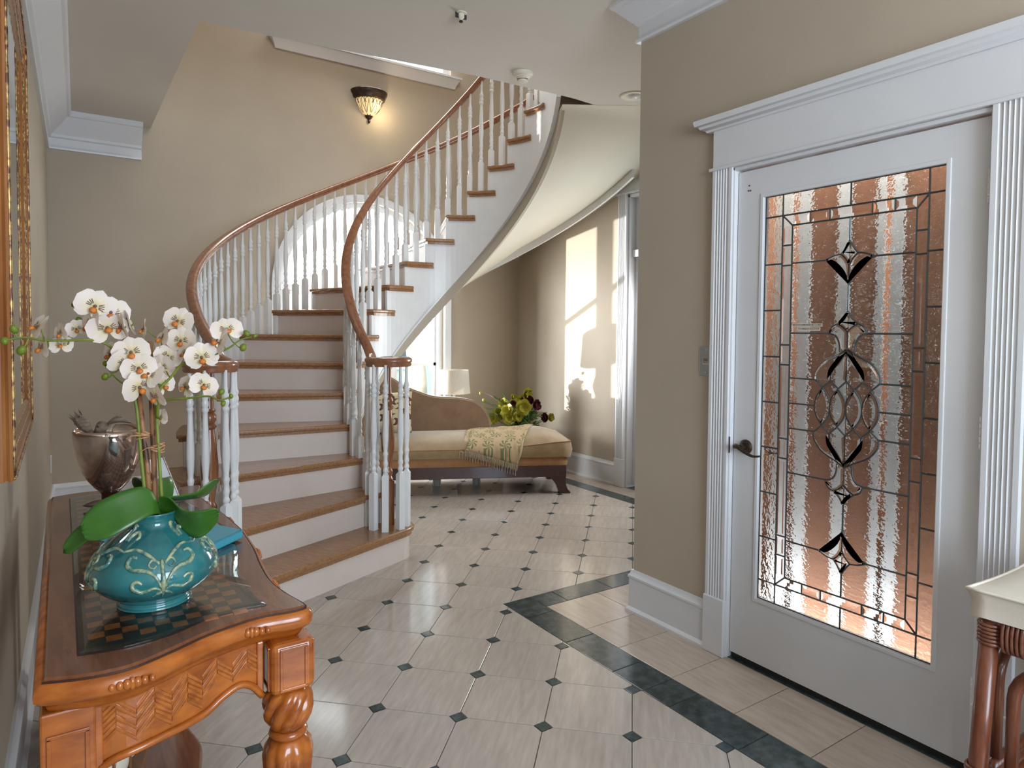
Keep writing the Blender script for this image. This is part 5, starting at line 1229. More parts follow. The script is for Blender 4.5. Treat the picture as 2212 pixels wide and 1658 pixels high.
def onv(a, z, k=0.0):
    r = interp(z, zz_, rr_) + k; return (r * cos(a), r * sin(a), z)
g = G()
def stroke(pts, r0, r1, rm=None):
    P = crom([(a, z, 0) for a, z in pts], 6); n = len(P); R = [lerp(r0, r1, i / (n - 1)) if not rm else (lerp(r0, rm, 2 * i / (n - 1)) if 2 * i < n - 1 else lerp(rm, r1, 2 * i / (n - 1) - 1)) for i in range(n)]
    g.tube([onv(p.x, p.y, 0.001) for p in P], R, 7)
for c0 in (-pi / 2 + 0.62, -pi / 2 - 0.95, -pi / 2 + 2.2, -pi / 2 - 2.5):
    for s in (-1, 1):
        stroke([(c0 + s * .04, 0.060), (c0 + s * .14, 0.066), (c0 + s * .30, 0.060), (c0 + s * .42, 0.066), (c0 + s * .45, 0.078), (c0 + s * .38, 0.083), (c0 + s * .31, 0.077)], 0.002, 0.0025, 0.005)
        stroke([(c0 + s * .02, 0.056), (c0 + s * .10, 0.052), (c0 + s * .16, 0.046)], 0.004, 0.0015)
        stroke([(c0 + s * .03, 0.066), (c0 + s * .10, 0.086), (c0 + s * .24, 0.10), (c0 + s * .46, 0.104), (c0 + s * .58, 0.112), (c0 + s * .56, 0.124), (c0 + s * .44, 0.124)], 0.002, 0.003, 0.0052)
        stroke([(c0 + s * .05, 0.11), (c0 + s * .20, 0.124), (c0 + s * .50, 0.136), (c0 + s * .80, 0.132)], 0.002, 0.002, 0.0045)
        stroke([(c0 + s * .05, 0.112), (c0 + s * .16, 0.118), (c0 + s * .22, 0.11), (c0 + s * .15, 0.104), (c0 + s * .10, 0.108)], 0.003, 0.002)
    stroke([(c0, 0.118), (c0, 0.09), (c0, 0.062), (c0, 0.044)], 0.0025, 0.002, 0.0055)
    stroke([(c0 + .7, 0.148), (c0 + .75, 0.158), (c0 + .9, 0.162), (c0 + 1.0, 0.155), (c0 + .93, 0.150)], 0.003, 0.002, 0.004)
    stroke([(c0 + .62, 0.148), (c0 + .58, 0.162), (c0 + .62, 0.174), (c0 + .75, 0.172)], 0.003, 0.002, 0.004)
obj('leaf_scroll', g, M_tealrelief, vs, smooth=True, local=True)

oc = thing('orchid_plant', 'potted white orchid with arching sprays and broad green leaves in the teal vase', 'orchid', VB, VR)
STEM = {
 'A': ([(-0.022, 0.02, 0.15), (-0.029, 0.027, 0.18), (-0.042, 0.031, 0.296), (-0.052, 0.035, 0.398), (-0.059, 0.036, 0.438), (-0.066, 0.038, 0.479), (-0.075, 0.029, 0.515), (-0.089, 0.02, 0.535), (-0.105, 0.011, 0.552), (-0.121, -0.009, 0.56), (-0.137, -0.059, 0.56), (-0.14, -0.129, 0.561), (-0.133, -0.189, 0.567), (-0.12, -0.259, 0.562)], 0.0042, 0.0018),
 'A2': ([(-0.066, 0.038, 0.479), (-0.088, 0.051, 0.56), (-0.117, 0.052, 0.6), (-0.143, 0.053, 0.621), (-0.162, 0.052, 0.6), (-0.173, 0.053, 0.61), (-0.189, 0.054, 0.631)], 0.003, 0.0015),
 'B': ([(0.006, 0.02, 0.15), (0.004, 0.027, 0.183), (-0.003, 0.031, 0.297), (-0.01, 0.035, 0.398), (-0.006, 0.036, 0.417), (0.012, 0.036, 0.429), (0.057, 0.026, 0.434), (0.112, 0.016, 0.44), (0.142, 0.006, 0.433), (0.169, 0.006, 0.442)], 0.0042, 0.0016),
 'C': ([(-0.008, 0.034, 0.39), (0.017, -0.003, 0.453), (0.04, -0.002, 0.481), (0.063, -0.001, 0.508), (0.096, -0.011, 0.521), (0.13, -0.01, 0.528), (0.169, -0.01, 0.546), (0.193, -0.009, 0.563), (0.225, -0.009, 0.571)], 0.0034, 0.0014),
 'D': ([(-0.010, 0.035, 0.392), (-0.032, 0.067, 0.467), (-0.025, 0.07, 0.529), (-0.013, 0.071, 0.56), (0.011, 0.072, 0.576), (0.037, 0.072, 0.594), (0.049, 0.073, 0.606)], 0.003, 0.0014),
 'E': ([(-0.066, 0.037, 0.475), (-0.048, 0.017, 0.456), (-0.065, -0.002, 0.47), (-0.084, -0.002, 0.487), (-0.095, -0.001, 0.501), (-0.101, -0.001, 0.511)], 0.002, 0.0012)}
allp = []
for k, (p, r0, r1) in STEM.items():
    P = crom(p, 6); n = len(P); allp += [tuple(q) for q in P]
    obj('stem', G().tube([tuple(q) for q in P], [lerp(r0, r1, i / (n - 1)) for i in range(n)], 8), M_stem, oc, smooth=True, local=True)
obj('stake', G().tube([(-0.022, 0.03, 0.15), (-0.035, 0.041, 0.284), (-0.046, 0.044, 0.366), (-0.055, 0.047, 0.448)], 0.0062, 8), M_stake, oc, smooth=True, local=True)
obj('stake', G().tube([(-0.016, 0.036, 0.15), (-0.018, 0.042, 0.179), (-0.027, 0.05, 0.396), (-0.035, 0.056, 0.557)], 0.0062, 8), M_stake, oc, smooth=True, local=True)
g = G()
for cx_, cy_, cz_, ang in ((-0.043, 0.036, 0.345, 0.15), (-0.012, 0.040, 0.318, -0.2)):
    for q in range(4):
        z = cz_ + q * 0.004
        g.tube([(cx_ + 0.014 * cos(2 * pi * i / 14), cy_ + 0.012 * sin(2 * pi * i / 14), z + ang * 0.02 * cos(2 * pi * i / 14 + q)) for i in range(14)], 0.0012, 5, closed=True)
    for q in (-1, 1): g.tube([(cx_, cy_ - 0.012, cz_ + .008), (cx_ + q * 0.014, cy_ - 0.018, cz_ + 0.012 + q * 0.005), (cx_ + q * 0.026, cy_ - 0.016, cz_ + 0.006 + q * .006)], 0.0011, 5)
obj('raffia_tie', g, M_raffia, oc, local=True)
# flowers: three sepals in one piece, two broad petals and a lip as sub-parts
def petal_geo(L_, W_, ang, curl, base=0.0):
    def fn(a, b):
        t = base + b * (1 - base); k = sqrt(max(0.0, 1 - ((t - 0.55) / 0.45) ** 2)) if t > 0.55 else 0.16 + 0.84 * sin(pi / 2 * t / 0.55) ** 1.3
        w = W_ * k * (a - 0.5) * 2
        r = L_ * t; y = curl * t * t + 0.15 * abs(w) - 0.004 * sin(pi * t)
        x = r * cos(ang) - w * sin(ang); z = r * sin(ang) + w * cos(ang)
        return (x, y, z)
    return G().grid(fn, 5, 6)
def merge(gs):
    o = G()
    for q in gs: o.add(q.v, q.f)
    return o
def mk(name, g, m):
    me = link_mesh(name, g, m, True); return me
me_sep = mk('sepals', merge([petal_geo(0.98, 0.36, radians(a), 0.14) for a in (90, 215, 325)]), M_petal)
me_pet = [mk('petal', petal_geo(1.05, 0.66, radians(16), -0.05), M_petal), mk('petal', petal_geo(1.05, 0.66, radians(164), -0.05), M_petal)]
g = G(); g.loft([[(0.16 * cos(2 * pi * i / 8) * k, -0.05 - d, -0.16 + 0.14 * sin(2 * pi * i / 8) * k - d * .35) for i in range(8)] for k, d in ((0.6, 0.0), (1.0, 0.10), (1.25, 0.22), (0.7, 0.30))]); me_lip = mk('lip', g, M_lip)
g = G()
for a0 in (18, 162):
    for q in (-0.5, -0.25, 0.05, 0.3):
        an = radians(a0 + q * 60)
        g.tube([(r * cos(an), -0.035 - 0.03 * r, r * sin(an)) for r in (0.2, 0.32, 0.45)], 0.018, 4)
g.sphere((0, -0.10, 0.02), 0.09, 8, 6); me_str = mk('stripe', g, M_petalspot)
FL = [(-0.135, 0.024, 0.632, 0.036), (-0.112, 0.043, 0.619, 0.034), (-0.144, 0.022, 0.592, 0.034), (-0.101, 0.012, 0.584, 0.036), (-0.077, 0.022, 0.588, 0.03), (-0.076, 0.052, 0.595, 0.03), (-0.187, 0.042, 0.583, 0.02), (-0.04, 0.042, 0.583, 0.024), (-0.001, 0.041, 0.563, 0.028), (0.026, 0.062, 0.602, 0.031), (0.038, 0.051, 0.559, 0.029), (-0.038, -0.01, 0.534, 0.033), (-0.053, -0.011, 0.51, 0.031), (-0.016, -0.021, 0.501, 0.031), (-0.0, -0.012, 0.488, 0.031), (0.011, 0.019, 0.501, 0.028), (-0.016, -0.023, 0.462, 0.033), (0.013, -0.014, 0.442, 0.029), (0.014, 0.017, 0.463, 0.026), (0.116, -0.02, 0.526, 0.03), (0.151, -0.019, 0.561, 0.03), (0.164, -0.008, 0.584, 0.029), (-0.154, -0.128, 0.587, 0.027), (-0.152, -0.12, 0.547, 0.026), (-0.142, -0.079, 0.574, 0.021), (-0.154, -0.059, 0.55, 0.02), (0.049, 0.047, 0.457, 0.024), (0.093, 0.037, 0.462, 0.028), (-0.117, 0.05, 0.527, 0.028), (0.013, 0.04, 0.524, 0.026), (0.052, 0.04, 0.531, 0.024), (-0.024, 0.074, 0.383, 0.022)]
rnd = random.Random(11)
g = G()
for i, (x, y, z, s) in enumerate(FL):
    yaw = rnd.uniform(-1.0, 1.1); pit = rnd.uniform(-0.6, 0.4); rol = rnd.uniform(-0.5, 0.5); s *= 1.12
    if i in (0, 1): yaw = 0.6
    f = bpy.data.objects.new('flower', me_sep); COL.objects.link(f); f.parent = oc; f.location = (x, y, z); f.rotation_euler = (pit, rol, yaw); f.scale = (s, s, s)
    for nm, me in (('petal', me_pet[0]), ('petal', me_pet[1]), ('lip', me_lip), ('throat_stripes', me_str)):
        c = bpy.data.objects.new(nm, me); COL.objects.link(c); c.parent = f
    # pedicel to the nearest stem
    R = Matrix.Rotation(yaw, 3, 'Z') @ Matrix.Rotation(rol, 3, 'Y') @ Matrix.Rotation(pit, 3, 'X')
    bk_ = Vector((x, y, z)) + R @ Vector((0, 1, 0)) * (0.25 * s)
    q = min(allp, key=lambda p: (Vector(p) - bk_).length)
    mid = (bk_ + Vector(q)) / 2 + Vector((0, 0.004, -0.006))
    g.tube([tuple(p) for p in crom([bk_, mid, q], 4)], 0.0014, 6)
BUD = [(-0.2, 0.054, 0.637, 0.006), (-0.189, 0.054, 0.633, 0.009), (-0.189, 0.053, 0.602, 0.008), (-0.132, -0.218, 0.582, 0.008), (-0.147, -0.18, 0.543, 0.009), (-0.119, -0.259, 0.562, 0.007), (-0.087, -0.001, 0.515, 0.009), (-0.099, -0.001, 0.51, 0.006), (-0.099, -0.002, 0.482, 0.008), (0.039, 0.072, 0.599, 0.006), (0.05, 0.073, 0.607, 0.004), (0.206, -0.009, 0.577, 0.007), (0.224, -0.009, 0.572, 0.005), (0.199, -0.01, 0.547, 0.008), (0.145, 0.007, 0.451, 0.007), (0.166, 0.006, 0.442, 0.005), (0.149, 0.006, 0.426, 0.006)]
me_bud = mk('bud', G().sphere((0, 0, 0), 1.0, 10, 8, (0.9, 0.9, 1.1)), M_bud)
for x, y, z, s in BUD:
    b_ = bpy.data.objects.new('bud', me_bud); COL.objects.link(b_); b_.parent = oc; b_.location = (x, y, z); b_.scale = (s, s, s); b_.rotation_euler = (rnd.uniform(-.6, .6), rnd.uniform(-.8, .8), 0)
    q = min(allp, key=lambda p: (Vector(p) - Vector((x, y, z - .012))).length)
    g.tube([tuple(p) for p in crom([(x, y, z), tuple((Vector((x, y, z)) + Vector(q)) / 2 + Vector((0, 0, -.004))), q], 4)], 0.0013, 6)
obj('flower_stalk', g, M_stem, oc, smooth=True, local=True)
# leaves: ribbed ribbons along a centre line
def leaf(pts, W_, side, up, cup=0.2, tip=0.12, w0=0.25):
    P = crom(pts, 6); n = len(P) - 1; side = Vector(side).normalized(); up = Vector(up).normalized()
    rows = []
    for i, p in enumerate(P):
        t = i / n; w = W_ * (w0 + (1 - w0) * sin(pi * min(1, (t * 0.62 + 0.02)) )) * (1 if t < 0.75 else sqrt(max(0.0, 1 - ((t - 0.75) / 0.25) ** 2)) * (1 - tip) + tip * (1 - (t - .75) / .25))
        row = []
        for j in range(9):
            a = (j - 4) / 4; rib = 0.0016 * cos(a * pi * 3.5); row.append(tuple(p + side * (w * a) + up * (cup * w * (a * a) + rib)))
        rows.append(row)
    g = G(); g.loft(rows, caps=False, closed=False)
    o = obj('leaf', g, M_leaf, oc, smooth=True, local=True); md = o.modifiers.new('thick', 'SOLIDIFY'); md.thickness = 0.002; md.offset = 0
leaf([(0.0, 0.02, 0.165), (0.012, -0.005, 0.208), (0.004, -0.03, 0.222), (-0.020, -0.060, 0.214), (-0.055, -0.085, 0.196), (-0.092, -0.10, 0.176)], 0.040, (0.42, -0.30, -0.82), (-0.4, -0.9, 0.35), 0.12)
leaf([(-0.02, 0.0, 0.16), (-0.035, -0.005, 0.196), (-0.075, -0.025, 0.184), (-0.118, -0.045, 0.158), (-0.158, -0.055, 0.118)], 0.019, (0.6, -0.2, -0.55), (-0.5, -0.8, 0.4), 0.2, tip=0.02)
leaf([(0.005, 0.02, 0.165), (0.012, 0.008, 0.203), (0.039, 0.0, 0.202), (0.072, -0.01, 0.176), (0.110, -0.02, 0.174), (0.152, -0.025, 0.198)], 0.034, (0.02, -0.35, 0.94), (0.1, -0.9, -0.35), 0.16)
leaf([(0.0, 0.03, 0.17), (0.012, 0.035, 0.205), (0.045, 0.055, 0.207), (0.075, 0.07, 0.212), (0.105, 0.08, 0.245)], 0.026, (0.0, 0.9, -0.35), (-0.1, -0.3, 0.9), 0.2, tip=0.02)
leaf([(-0.01, 0.04, 0.16), (-0.02, 0.07, 0.205), (-0.048, 0.105, 0.232), (-0.082, 0.14, 0.228), (-0.11, 0.165, 0.195)], 0.038, (0.7, 0.6, -0.1), (0, 0, 1), 0.15)
obj('moss', G().sphere((0, 0, 0.178), 0.036, 14, 8, (1, 1, 0.3)), M_fern, oc, smooth=True, local=True)
# ---------------------------------------------------------------- chaise longue
CO = (3.61, 4.44, 0.0); CRZ = atan2(0.433, -0.901)
# local frame: u runs from the foot end (right) to the head end (left), v runs towards the back
def cw(u, v, z): return (CO[0] - 0.901 * u + 0.433 * v, CO[1] + 0.433 * u + 0.901 * v, z)
ch = thing('chaise_longue', 'tan velvet chaise longue with a swooping back and dark mahogany base', 'chaise', CO)
def cbox(g, u0, v0, z0, u1, v1, z1): return g.hexa([cw(u0, v0, z0), cw(u1, v0, z0), cw(u1, v1, z0), cw(u0, v1, z0)], [cw(u0, v0, z1), cw(u1, v0, z1), cw(u1, v1, z1), cw(u0, v1, z1)])
obj('base_rail', cbox(G(), 0, 0, 0.148, 1.75, 0.66, 0.246), M_mahog, ch, bevel=0.004)
for u0, s in ((0.0, 1), (1.75, -1)):
    for v0 in (0.015, 0.575):
        prof = [(0.0, 0.150), (0.0, 0.10), (-0.004, 0.07), (-0.018, 0.035), (-0.040, 0.014), (-0.040, 0.0), (0.055, 0.0), (0.062, 0.03), (0.08, 0.075), (0.115, 0.12), (0.135, 0.150)]
        g = G(); g.prism([(u0 + s * a, b) for a, b in prof], v0, v0 + 0.07, tf=lambda a, b, c: cw(a, c, b)); obj('leg', g, M_mahog, ch, bevel=0.003)
for u in (1.05, 0.70):
    g = G()
    for k in range(5): g.tube([cw(u + k * 0.014, 0.40, 0.0), cw(u + k * 0.014, 0.40, 0.15)], 0.0075, 6)
    o = obj('centre_support', g, M_acryl, ch, smooth=True); o['label'] = 'clear grey ribbed support block under the middle of the chaise'
def cushion(name, u0, u1, v0, v1, z0, z1, crown, m, fr, over=0.0, bulge=0.012):
    nu, nv = 26, 14
    def edge(u): return fr(u)
    g = G(); top = []; rings = []
    prof = []
    def zt(a, b):
        u = lerp(u0, u1, a); e = (sin(pi * min(1, max(0, b))) ** 0.6) * (min(1, sin(pi * min(1, max(0, a))) * 2.2) ** 0.7)
        return fr(u) + crown * e
    rows = []
    for j in range(nv + 1):
        b = j / nv; rows.append([cw(lerp(u0, u1, i / nu), lerp(v0, v1, b), zt(i / nu, b)) for i in range(nu + 1)])
    g.loft(rows, caps=False, closed=False)
    per = [(i / nu, 0) for i in range(nu + 1)] + [(1, j / nv) for j in range(1, nv + 1)] + [(1 - i / nu, 1) for i in range(1, nu + 1)] + [(0, 1 - j / nv) for j in range(1, nv)]
    ring_t, ring_m, ring_b = [], [], []
    for a, b in per:
        ou = (-1 if a == 0 else 1 if a == 1 else 0) * bulge; ov = (-1 if b == 0 else 1 if b == 1 else 0) * bulge
        u, v = lerp(u0, u1, a), lerp(v0, v1, b); t = zt(a, b)
        ring_t.append(cw(u, v, t)); ring_m.append(cw(u + ou, v + ov, (t + z0) / 2)); ring_b.append(cw(u, v, z0))
    g.loft([ring_b, ring_m, ring_t], caps=False); g.add(ring_b, [tuple(range(len(ring_b)))])
    o = obj(name, g, m, ch, smooth=True)
    return ring_t
cushion('seat_deck', 0.0, 1.74, 0.0, 0.66, 0.246, 0.318, 0.0, M_velvet2, lambda u: 0.318, bulge=0.010)
ring = cushion('seat_cushion', -0.03, 1.74, -0.02, 0.66, 0.320, 0.45, 0.105, M_velvet, lambda u: interp(u, [-0.03, 0.1, 0.36, 0.9, 1.74], [0.452, 0.446, 0.418, 0.395, 0.39]))
g = G(); g.tube(ring, 0.0045, 6, closed=True); obj('piping', g, M_velvet2, ch, smooth=True)
bk = crom([(0.585, 0.50, 0), (0.60, 0.575, 0), (0.648, 0.664, 0), (0.70, 0.712, 0), (0.773, 0.746, 0), (0.897, 0.766, 0), (1.094, 0.779, 0), (1.204, 0.811, 0), (1.289, 0.842, 0), (1.374, 0.879, 0), (1.435, 0.922, 0), (1.495, 0.955, 0), (1.60, 0.975, 0), (1.70, 0.955, 0), (1.76, 0.88, 0), (1.775, 0.75, 0), (1.76, 0.45, 0)], 4)
poly = [(p.x, p.y) for p in bk] + [(1.75, 0.26), (0.62, 0.26)]
g = G(); ins = inset(poly, 0.022)
g.loft([[cw(a, 0.535, b) for a, b in ins], [cw(a, 0.515 + .022, b) for a, b in inset(poly, 0.008)], [cw(a, 0.56, b) for a, b in poly], [cw(a, 0.65, b) for a, b in poly], [cw(a, 0.675, b) for a, b in ins]])
obj('backrest', g, M_velvetback, ch, autos=60)
g = G(); g.tube([cw(p.x, 0.555, p.y) for p in bk], 0.006, 6); obj('back_piping', g, M_velvet, ch, smooth=True)
poly = [(0.10, 0.26), (0.10, 0.52), (0.16, 0.66), (0.30, 0.78), (0.46, 0.90), (0.53, 0.90), (0.535, 0.26)]
g = G(); g.loft([[cw(1.67, v, z) for v, z in poly], [cw(1.76, v, z) for v, z in poly]]); obj('end_arm', g, M_velvetback, ch, bevel=0.02, bseg=3)

# pillow against the high end of the back
pl = thing('throw_pillow', 'cream pillow with maroon scroll print leaning in the corner of the chaise', 'pillow', cw(1.50, 0.33, 0.49))
A_, B_ = Vector(cw(1.50, 0.36, 0.665)), None
ax_u = (Vector(cw(1, 0, 0)) - Vector(cw(0, 0, 0))).normalized(); ax_v = (Vector(cw(0, 1, 0)) - Vector(cw(0, 0, 0))).normalized(); ax_n = (-ax_v * 0.88 + Vector((0, 0, 1)) * 0.47).normalized(); ax_t = (ax_v * 0.47 + Vector((0, 0, 1)) * 0.88).normalized()
def pil(sgn):
    def fn(a, b):
        x, y = (a - .5) * 2, (b - .5) * 2; k = max(0, (1 - x * x) * (1 - y * y)) ** 0.38 * 0.075
        pin = 1 - 0.06 * (x * x + y * y - 2 * x * x * y * y)
        return (x * 0.205 * pin, y * 0.195 * pin, sgn * k)
    return fn
g = G(); g.grid(pil(1), 14, 14); g.grid(pil(-1), 14, 14)
po = obj('cover', g, M_pillow, pl, smooth=True, local=True)
mw = Matrix((( -ax_u.x, ax_t.x, ax_n.x), (-ax_u.y, ax_t.y, ax_n.y), (-ax_u.z, ax_t.z, ax_n.z))).to_4x4()
po.location = A_ - Vector(pl.location); po.rotation_euler = mw.to_euler()

# throw with a bobble fringe
tw = thing('throw_blanket', 'palm printed throw with a beaded fringe draped over the chaise seat', 'blanket', cw(0.55, 0.2, 0.5))
def fr_c(u): return interp(u, [-0.03, 0.1, 0.36, 0.9, 1.74], [0.452, 0.446, 0.418, 0.395, 0.39])
def seat_z(u, v):
    a = (u + 0.03) / 1.77; b = (v + 0.02) / 0.68
    return fr_c(u) + 0.105 * (sin(pi * min(1, max(0, b))) ** 0.6) * (min(1, sin(pi * min(1, max(0, a))) * 2.2) ** 0.7)
def throw(a, b):
    # a: 0 left .. 1 right seen from the front; b: 0 back .. 1 hanging hem
    u_top = lerp(0.735, 0.205, a); u_bot = lerp(0.868, 0.425, a)
    drop = lerp(0.005, 0.155, a ** 1.1)
    L1, L2 = 0.47, drop
    s = b * (L1 + L2); 
    wob = 0.004 * sin(a * 17 + b * 5) + 0.003 * sin(a * 31 - b * 9)
    if s < L1:
        v = lerp(0.45, -0.02, s / L1); u = lerp(u_top, lerp(u_top, u_bot, 0.78), s / L1); return cw(u, v, seat_z(u, v) + 0.007 + wob * 0.5)
    q = (s - L1) / max(1e-6, L2); u = lerp(lerp(u_top, u_bot, 0.78), u_bot, q)
    return cw(u, -0.038 - 0.006 * sin(pi * min(1, q)) + wob * .6, seat_z(u, -0.02) + 0.003 - L2 * q)
g = G(); g.grid(throw, 36, 28); to = obj('cloth', g, M_throw, tw, smooth=True)
md = to.modifiers.new('thick', 'SOLIDIFY'); md.thickness = 0.004; md.offset = 1
def throw2(a, b):
    p = throw(a, b); q = (Vector(cw(0.045, 0, 0)) - Vector(cw(0, 0, 0))); d = lerp(0.0, 0.055, b)
    return (p[0] + q.x * (1 - a) + ax_v.x * 0.006, p[1] + q.y * (1 - a) + ax_v.y * 0.006, p[2] - 0.003 - (d * 0.8 if b > 0.8 else 0) * (b - .8) * 5 * (0.3 + 0.7 * a))
g = G(); g.grid(throw2, 30, 24); obj('under_fold', g, M_throw, tw, smooth=True)
g = G(); g.lathe([(0.0014, 0), (0.0032, -0.006), (0.0034, -0.016), (0.0022, -0.022), (0.0034, -0.030), (0.0036, -0.044), (0.002, -0.052)], (0, 0, 0), 6); me = mk('tassel', g, M_fringe)
for i in range(44):
    for fn, o_ in ((throw, 0), (throw2, 1)):
        if o_ and i % 2: continue
        p = Vector(fn((i + 0.5) / 44, 1.0)) - ax_v * 0.004
        o = bpy.data.objects.new('tassel', me); COL.objects.link(o); o.parent = tw; o.location = p - Vector(tw.location); o.rotation_euler = (rnd.uniform(-.06, .06), rnd.uniform(-.1, .1), 0)

# table lamp on a small side table behind the chaise
lt = thing('side_table', 'small round dark side table mostly hidden behind the chaise back', 'side table', (3.25, 5.66, 0))
g = G(); g.lathe([(0.20, 0.47), (0.22, 0.475), (0.22, 0.492), (0.20, 0.497)], (3.25, 5.66, 0), 28); obj('table_top', g, M_mahog, lt, autos=40)
g = G(); g.lathe([(0.14, 0), (0.14, 0.012), (0.03, 0.04), (0.022, 0.2), (0.03, 0.3), (0.022, 0.47)], (3.25, 5.66, 0), 20); obj('pedestal', g, M_mahog, lt, autos=40)
lp = thing('table_lamp', 'table lamp with a white linen drum shade behind the chaise', 'lamp', (3.22, 5.70, 0.4975))
c = (3.22, 5.70, 0)
g = G(); g.lathe([(0.055, 0.4975), (0.055, 0.507), (0.02, 0.52), (0.04, 0.56), (0.055, 0.61), (0.04, 0.66), (0.015, 0.70), (0.011, 0.76)], c, 20); obj('base', g, M_chrome, lp, smooth=True)
g = G(); g.lathe([(0.158, 0.772), (0.150, 0.85), (0.139, 0.998), (0.1365, 0.998), (0.148, 0.85), (0.1555, 0.772)], c, 40, caps=False); o = obj('lamp_shade', g, M_shade, lp, autos=60)
g = G(); g.tube([(3.22, 5.70, 0.75), (3.22, 5.70, 0.96)], 0.004, 6)
for a in (0, 2.1, 4.2): g.tube([(3.22, 5.70, 0.955), (3.22 + 0.138 * cos(a), 5.70 + 0.138 * sin(a), 0.985)], 0.002, 5)
obj('shade_holder', g, M_chrome, lp)

# flower arrangement in a basket behind the foot of the chaise
fa = thing('flower_arrangement', 'bushy arrangement of yellow green blooms, ferns and wine red flowers behind the chaise foot', 'flowers', (3.80, 5.42, 0))
C3 = Vector((3.80, 5.42, 0))
g = G(); g.lathe([(0.12, 0.0), (0.15, 0.12), (0.17, 0.32), (0.185, 0.42), (0.17, 0.42), (0.15, 0.36)], tuple(C3), 20); obj('basket', g, M_basket, fa, autos=40)
bloomY = [(-0.22, 0.05, 0.55, .07), (-0.12, -0.08, 0.60, .075), (-0.04, 0.0, 0.655, .07), (-0.16, 0.02, 0.66, .06), (0.03, -0.08, 0.64, .085), (0.02, 0.05, 0.70, .06), (0.06, 0.0, 0.765, .07), (-0.10, -0.1, 0.54, .07), (-0.26, -0.02, 0.52, .06), (0.30, -0.02, 0.535, .045), (-0.02, -0.12, 0.56, .06), (-0.06, 0.06, 0.71, .05)]
bloomR = [(0.10, -0.02, 0.70, .05), (0.15, -0.04, 0.665, .055), (0.06, 0.02, 0.705, .045), (-0.06, -0.04, 0.675, .035), (0.17, 0.02, 0.63, .045), (0.255, -0.03, 0.535, .05)]
rv = Vector((0.8308, -0.5565, 0)); fv = Vector((0.5564, 0.8301, 0))
def bloom_geo(n, cup):
    gs = []
    for k in range(n):
        a = 360 / n * k; gs.append(petal_geo(1.0, 0.52, radians(a), cup))
    gs += [petal_geo(0.6, 0.4, radians(360 / n * (k + .5)), cup - .45) for k in range(n)]
    return merge(gs)
me_y = mk('yellow_bloom', bloom_geo(5, -0.35), M_yleaf); me_r = mk('wine_bloom', bloom_geo(7, -0.45), M_wine)
g = G()
for lst, me, nm in ((bloomY, me_y, 'yellow_bloom'), (bloomR, me_r, 'wine_bloom')):
    for x, y, z, s in lst:
        P_ = C3 + rv * x + fv * y + Vector((0, 0, z)); o = bpy.data.objects.new(nm, me); COL.objects.link(o); o.parent = fa; o.location = P_ - C3
        o.rotation_euler = (rnd.uniform(-.7, .2), rnd.uniform(-.6, .6), -0.59 + rnd.uniform(-.9, .9)); o.scale = (s, s, s)
        g.tube([tuple(C3 + Vector((0, 0, 0.36))), tuple(C3 + rv * x * .5 + fv * y * .5 + Vector((0, 0, lerp(.36, z, .6)))), tuple(P_)], 0.003, 5)
obj('flower_stem', g, M_fern, fa)
def frond(x, y, z, ln, az, el):
    b0 = C3 + Vector((0, 0, 0.40)); tip = C3 + rv * x + fv * y + Vector((0, 0, z)); mid = (b0 + tip) / 2 + Vector((0, 0, 0.06)); P = crom([b0, mid, tip], 10); g = G(); n = len(P)
    g.tube([tuple(p) for p in P], 0.0022, 4)
    for i in range(3, n):
        t = (P[i] - P[i - 1]).normalized(); sd = t.cross(Vector((0.3, -0.6, 0.7))).normalized(); l = ln * (1 - 0.6 * i / n)
        for s in (-1, 1):
            a = P[i]; e = a + sd * (s * l) + t * (l * 0.5); w_ = t * 0.006
            g.add([tuple(a - w_), tuple((a + e) / 2 + w_ * 1.3), tuple(e), tuple((a + e) / 2 - w_ * .6)], [(0, 1, 2, 3)])
    obj('fern_frond', g, M_fern, fa)
for x, y, z in ((-0.34, 0.0, 0.68), (-0.38, 0.05, 0.62), (-0.25, 0.0, 0.73), (-0.17, 0.05, 0.76), (-0.30, -0.05, 0.56), (-0.20, 0.06, 0.70), (0.16, 0.0, 0.58), (0.26, 0.02, 0.57), (0.10, -0.08, 0.56), (0.21, -0.06, 0.55), (0.0, 0.06, 0.60), (-0.1, 0.1, 0.64), (0.18, 0.06, 0.62)): frond(x, y, z, 0.055, 0, 0)
g = G()
for k in range(60):
    a = rnd.uniform(0, 6.28); r = rnd.uniform(0.02, 0.2); c = C3 + Vector((r * cos(a), r * sin(a), rnd.uniform(0.42, 0.58))); u_ = Vector((rnd.uniform(-1, 1), rnd.uniform(-1, 1), rnd.uniform(-.2, .8))).normalized(); v_ = u_.orthogonal().normalized()
    g.add([tuple(c - u_ * .04), tuple(c + v_ * .018), tuple(c + u_ * .045), tuple(c - v_ * .018)], [(0, 1, 2, 3)])
o = obj('filler_leaves', g, M_fern, fa); o['kind'] = 'stuff'
g = G(); g.tube([tuple(p) for p in crom([C3 + rv * -0.2 + Vector((0, 0, .68)), C3 + rv * -0.30 + Vector((0, 0, .75)), C3 + rv * -0.38 + Vector((0, 0, .765))], 5)], 0.0025, 5); obj('bud_twig', g, M_bark, fa)
for x, z in ((-0.385, 0.765), (-0.355, 0.70)): obj('bud', G().sphere(tuple(C3 + rv * x + Vector((0, 0, z))), 0.015, 8, 6), M_yleaf, fa, smooth=True)

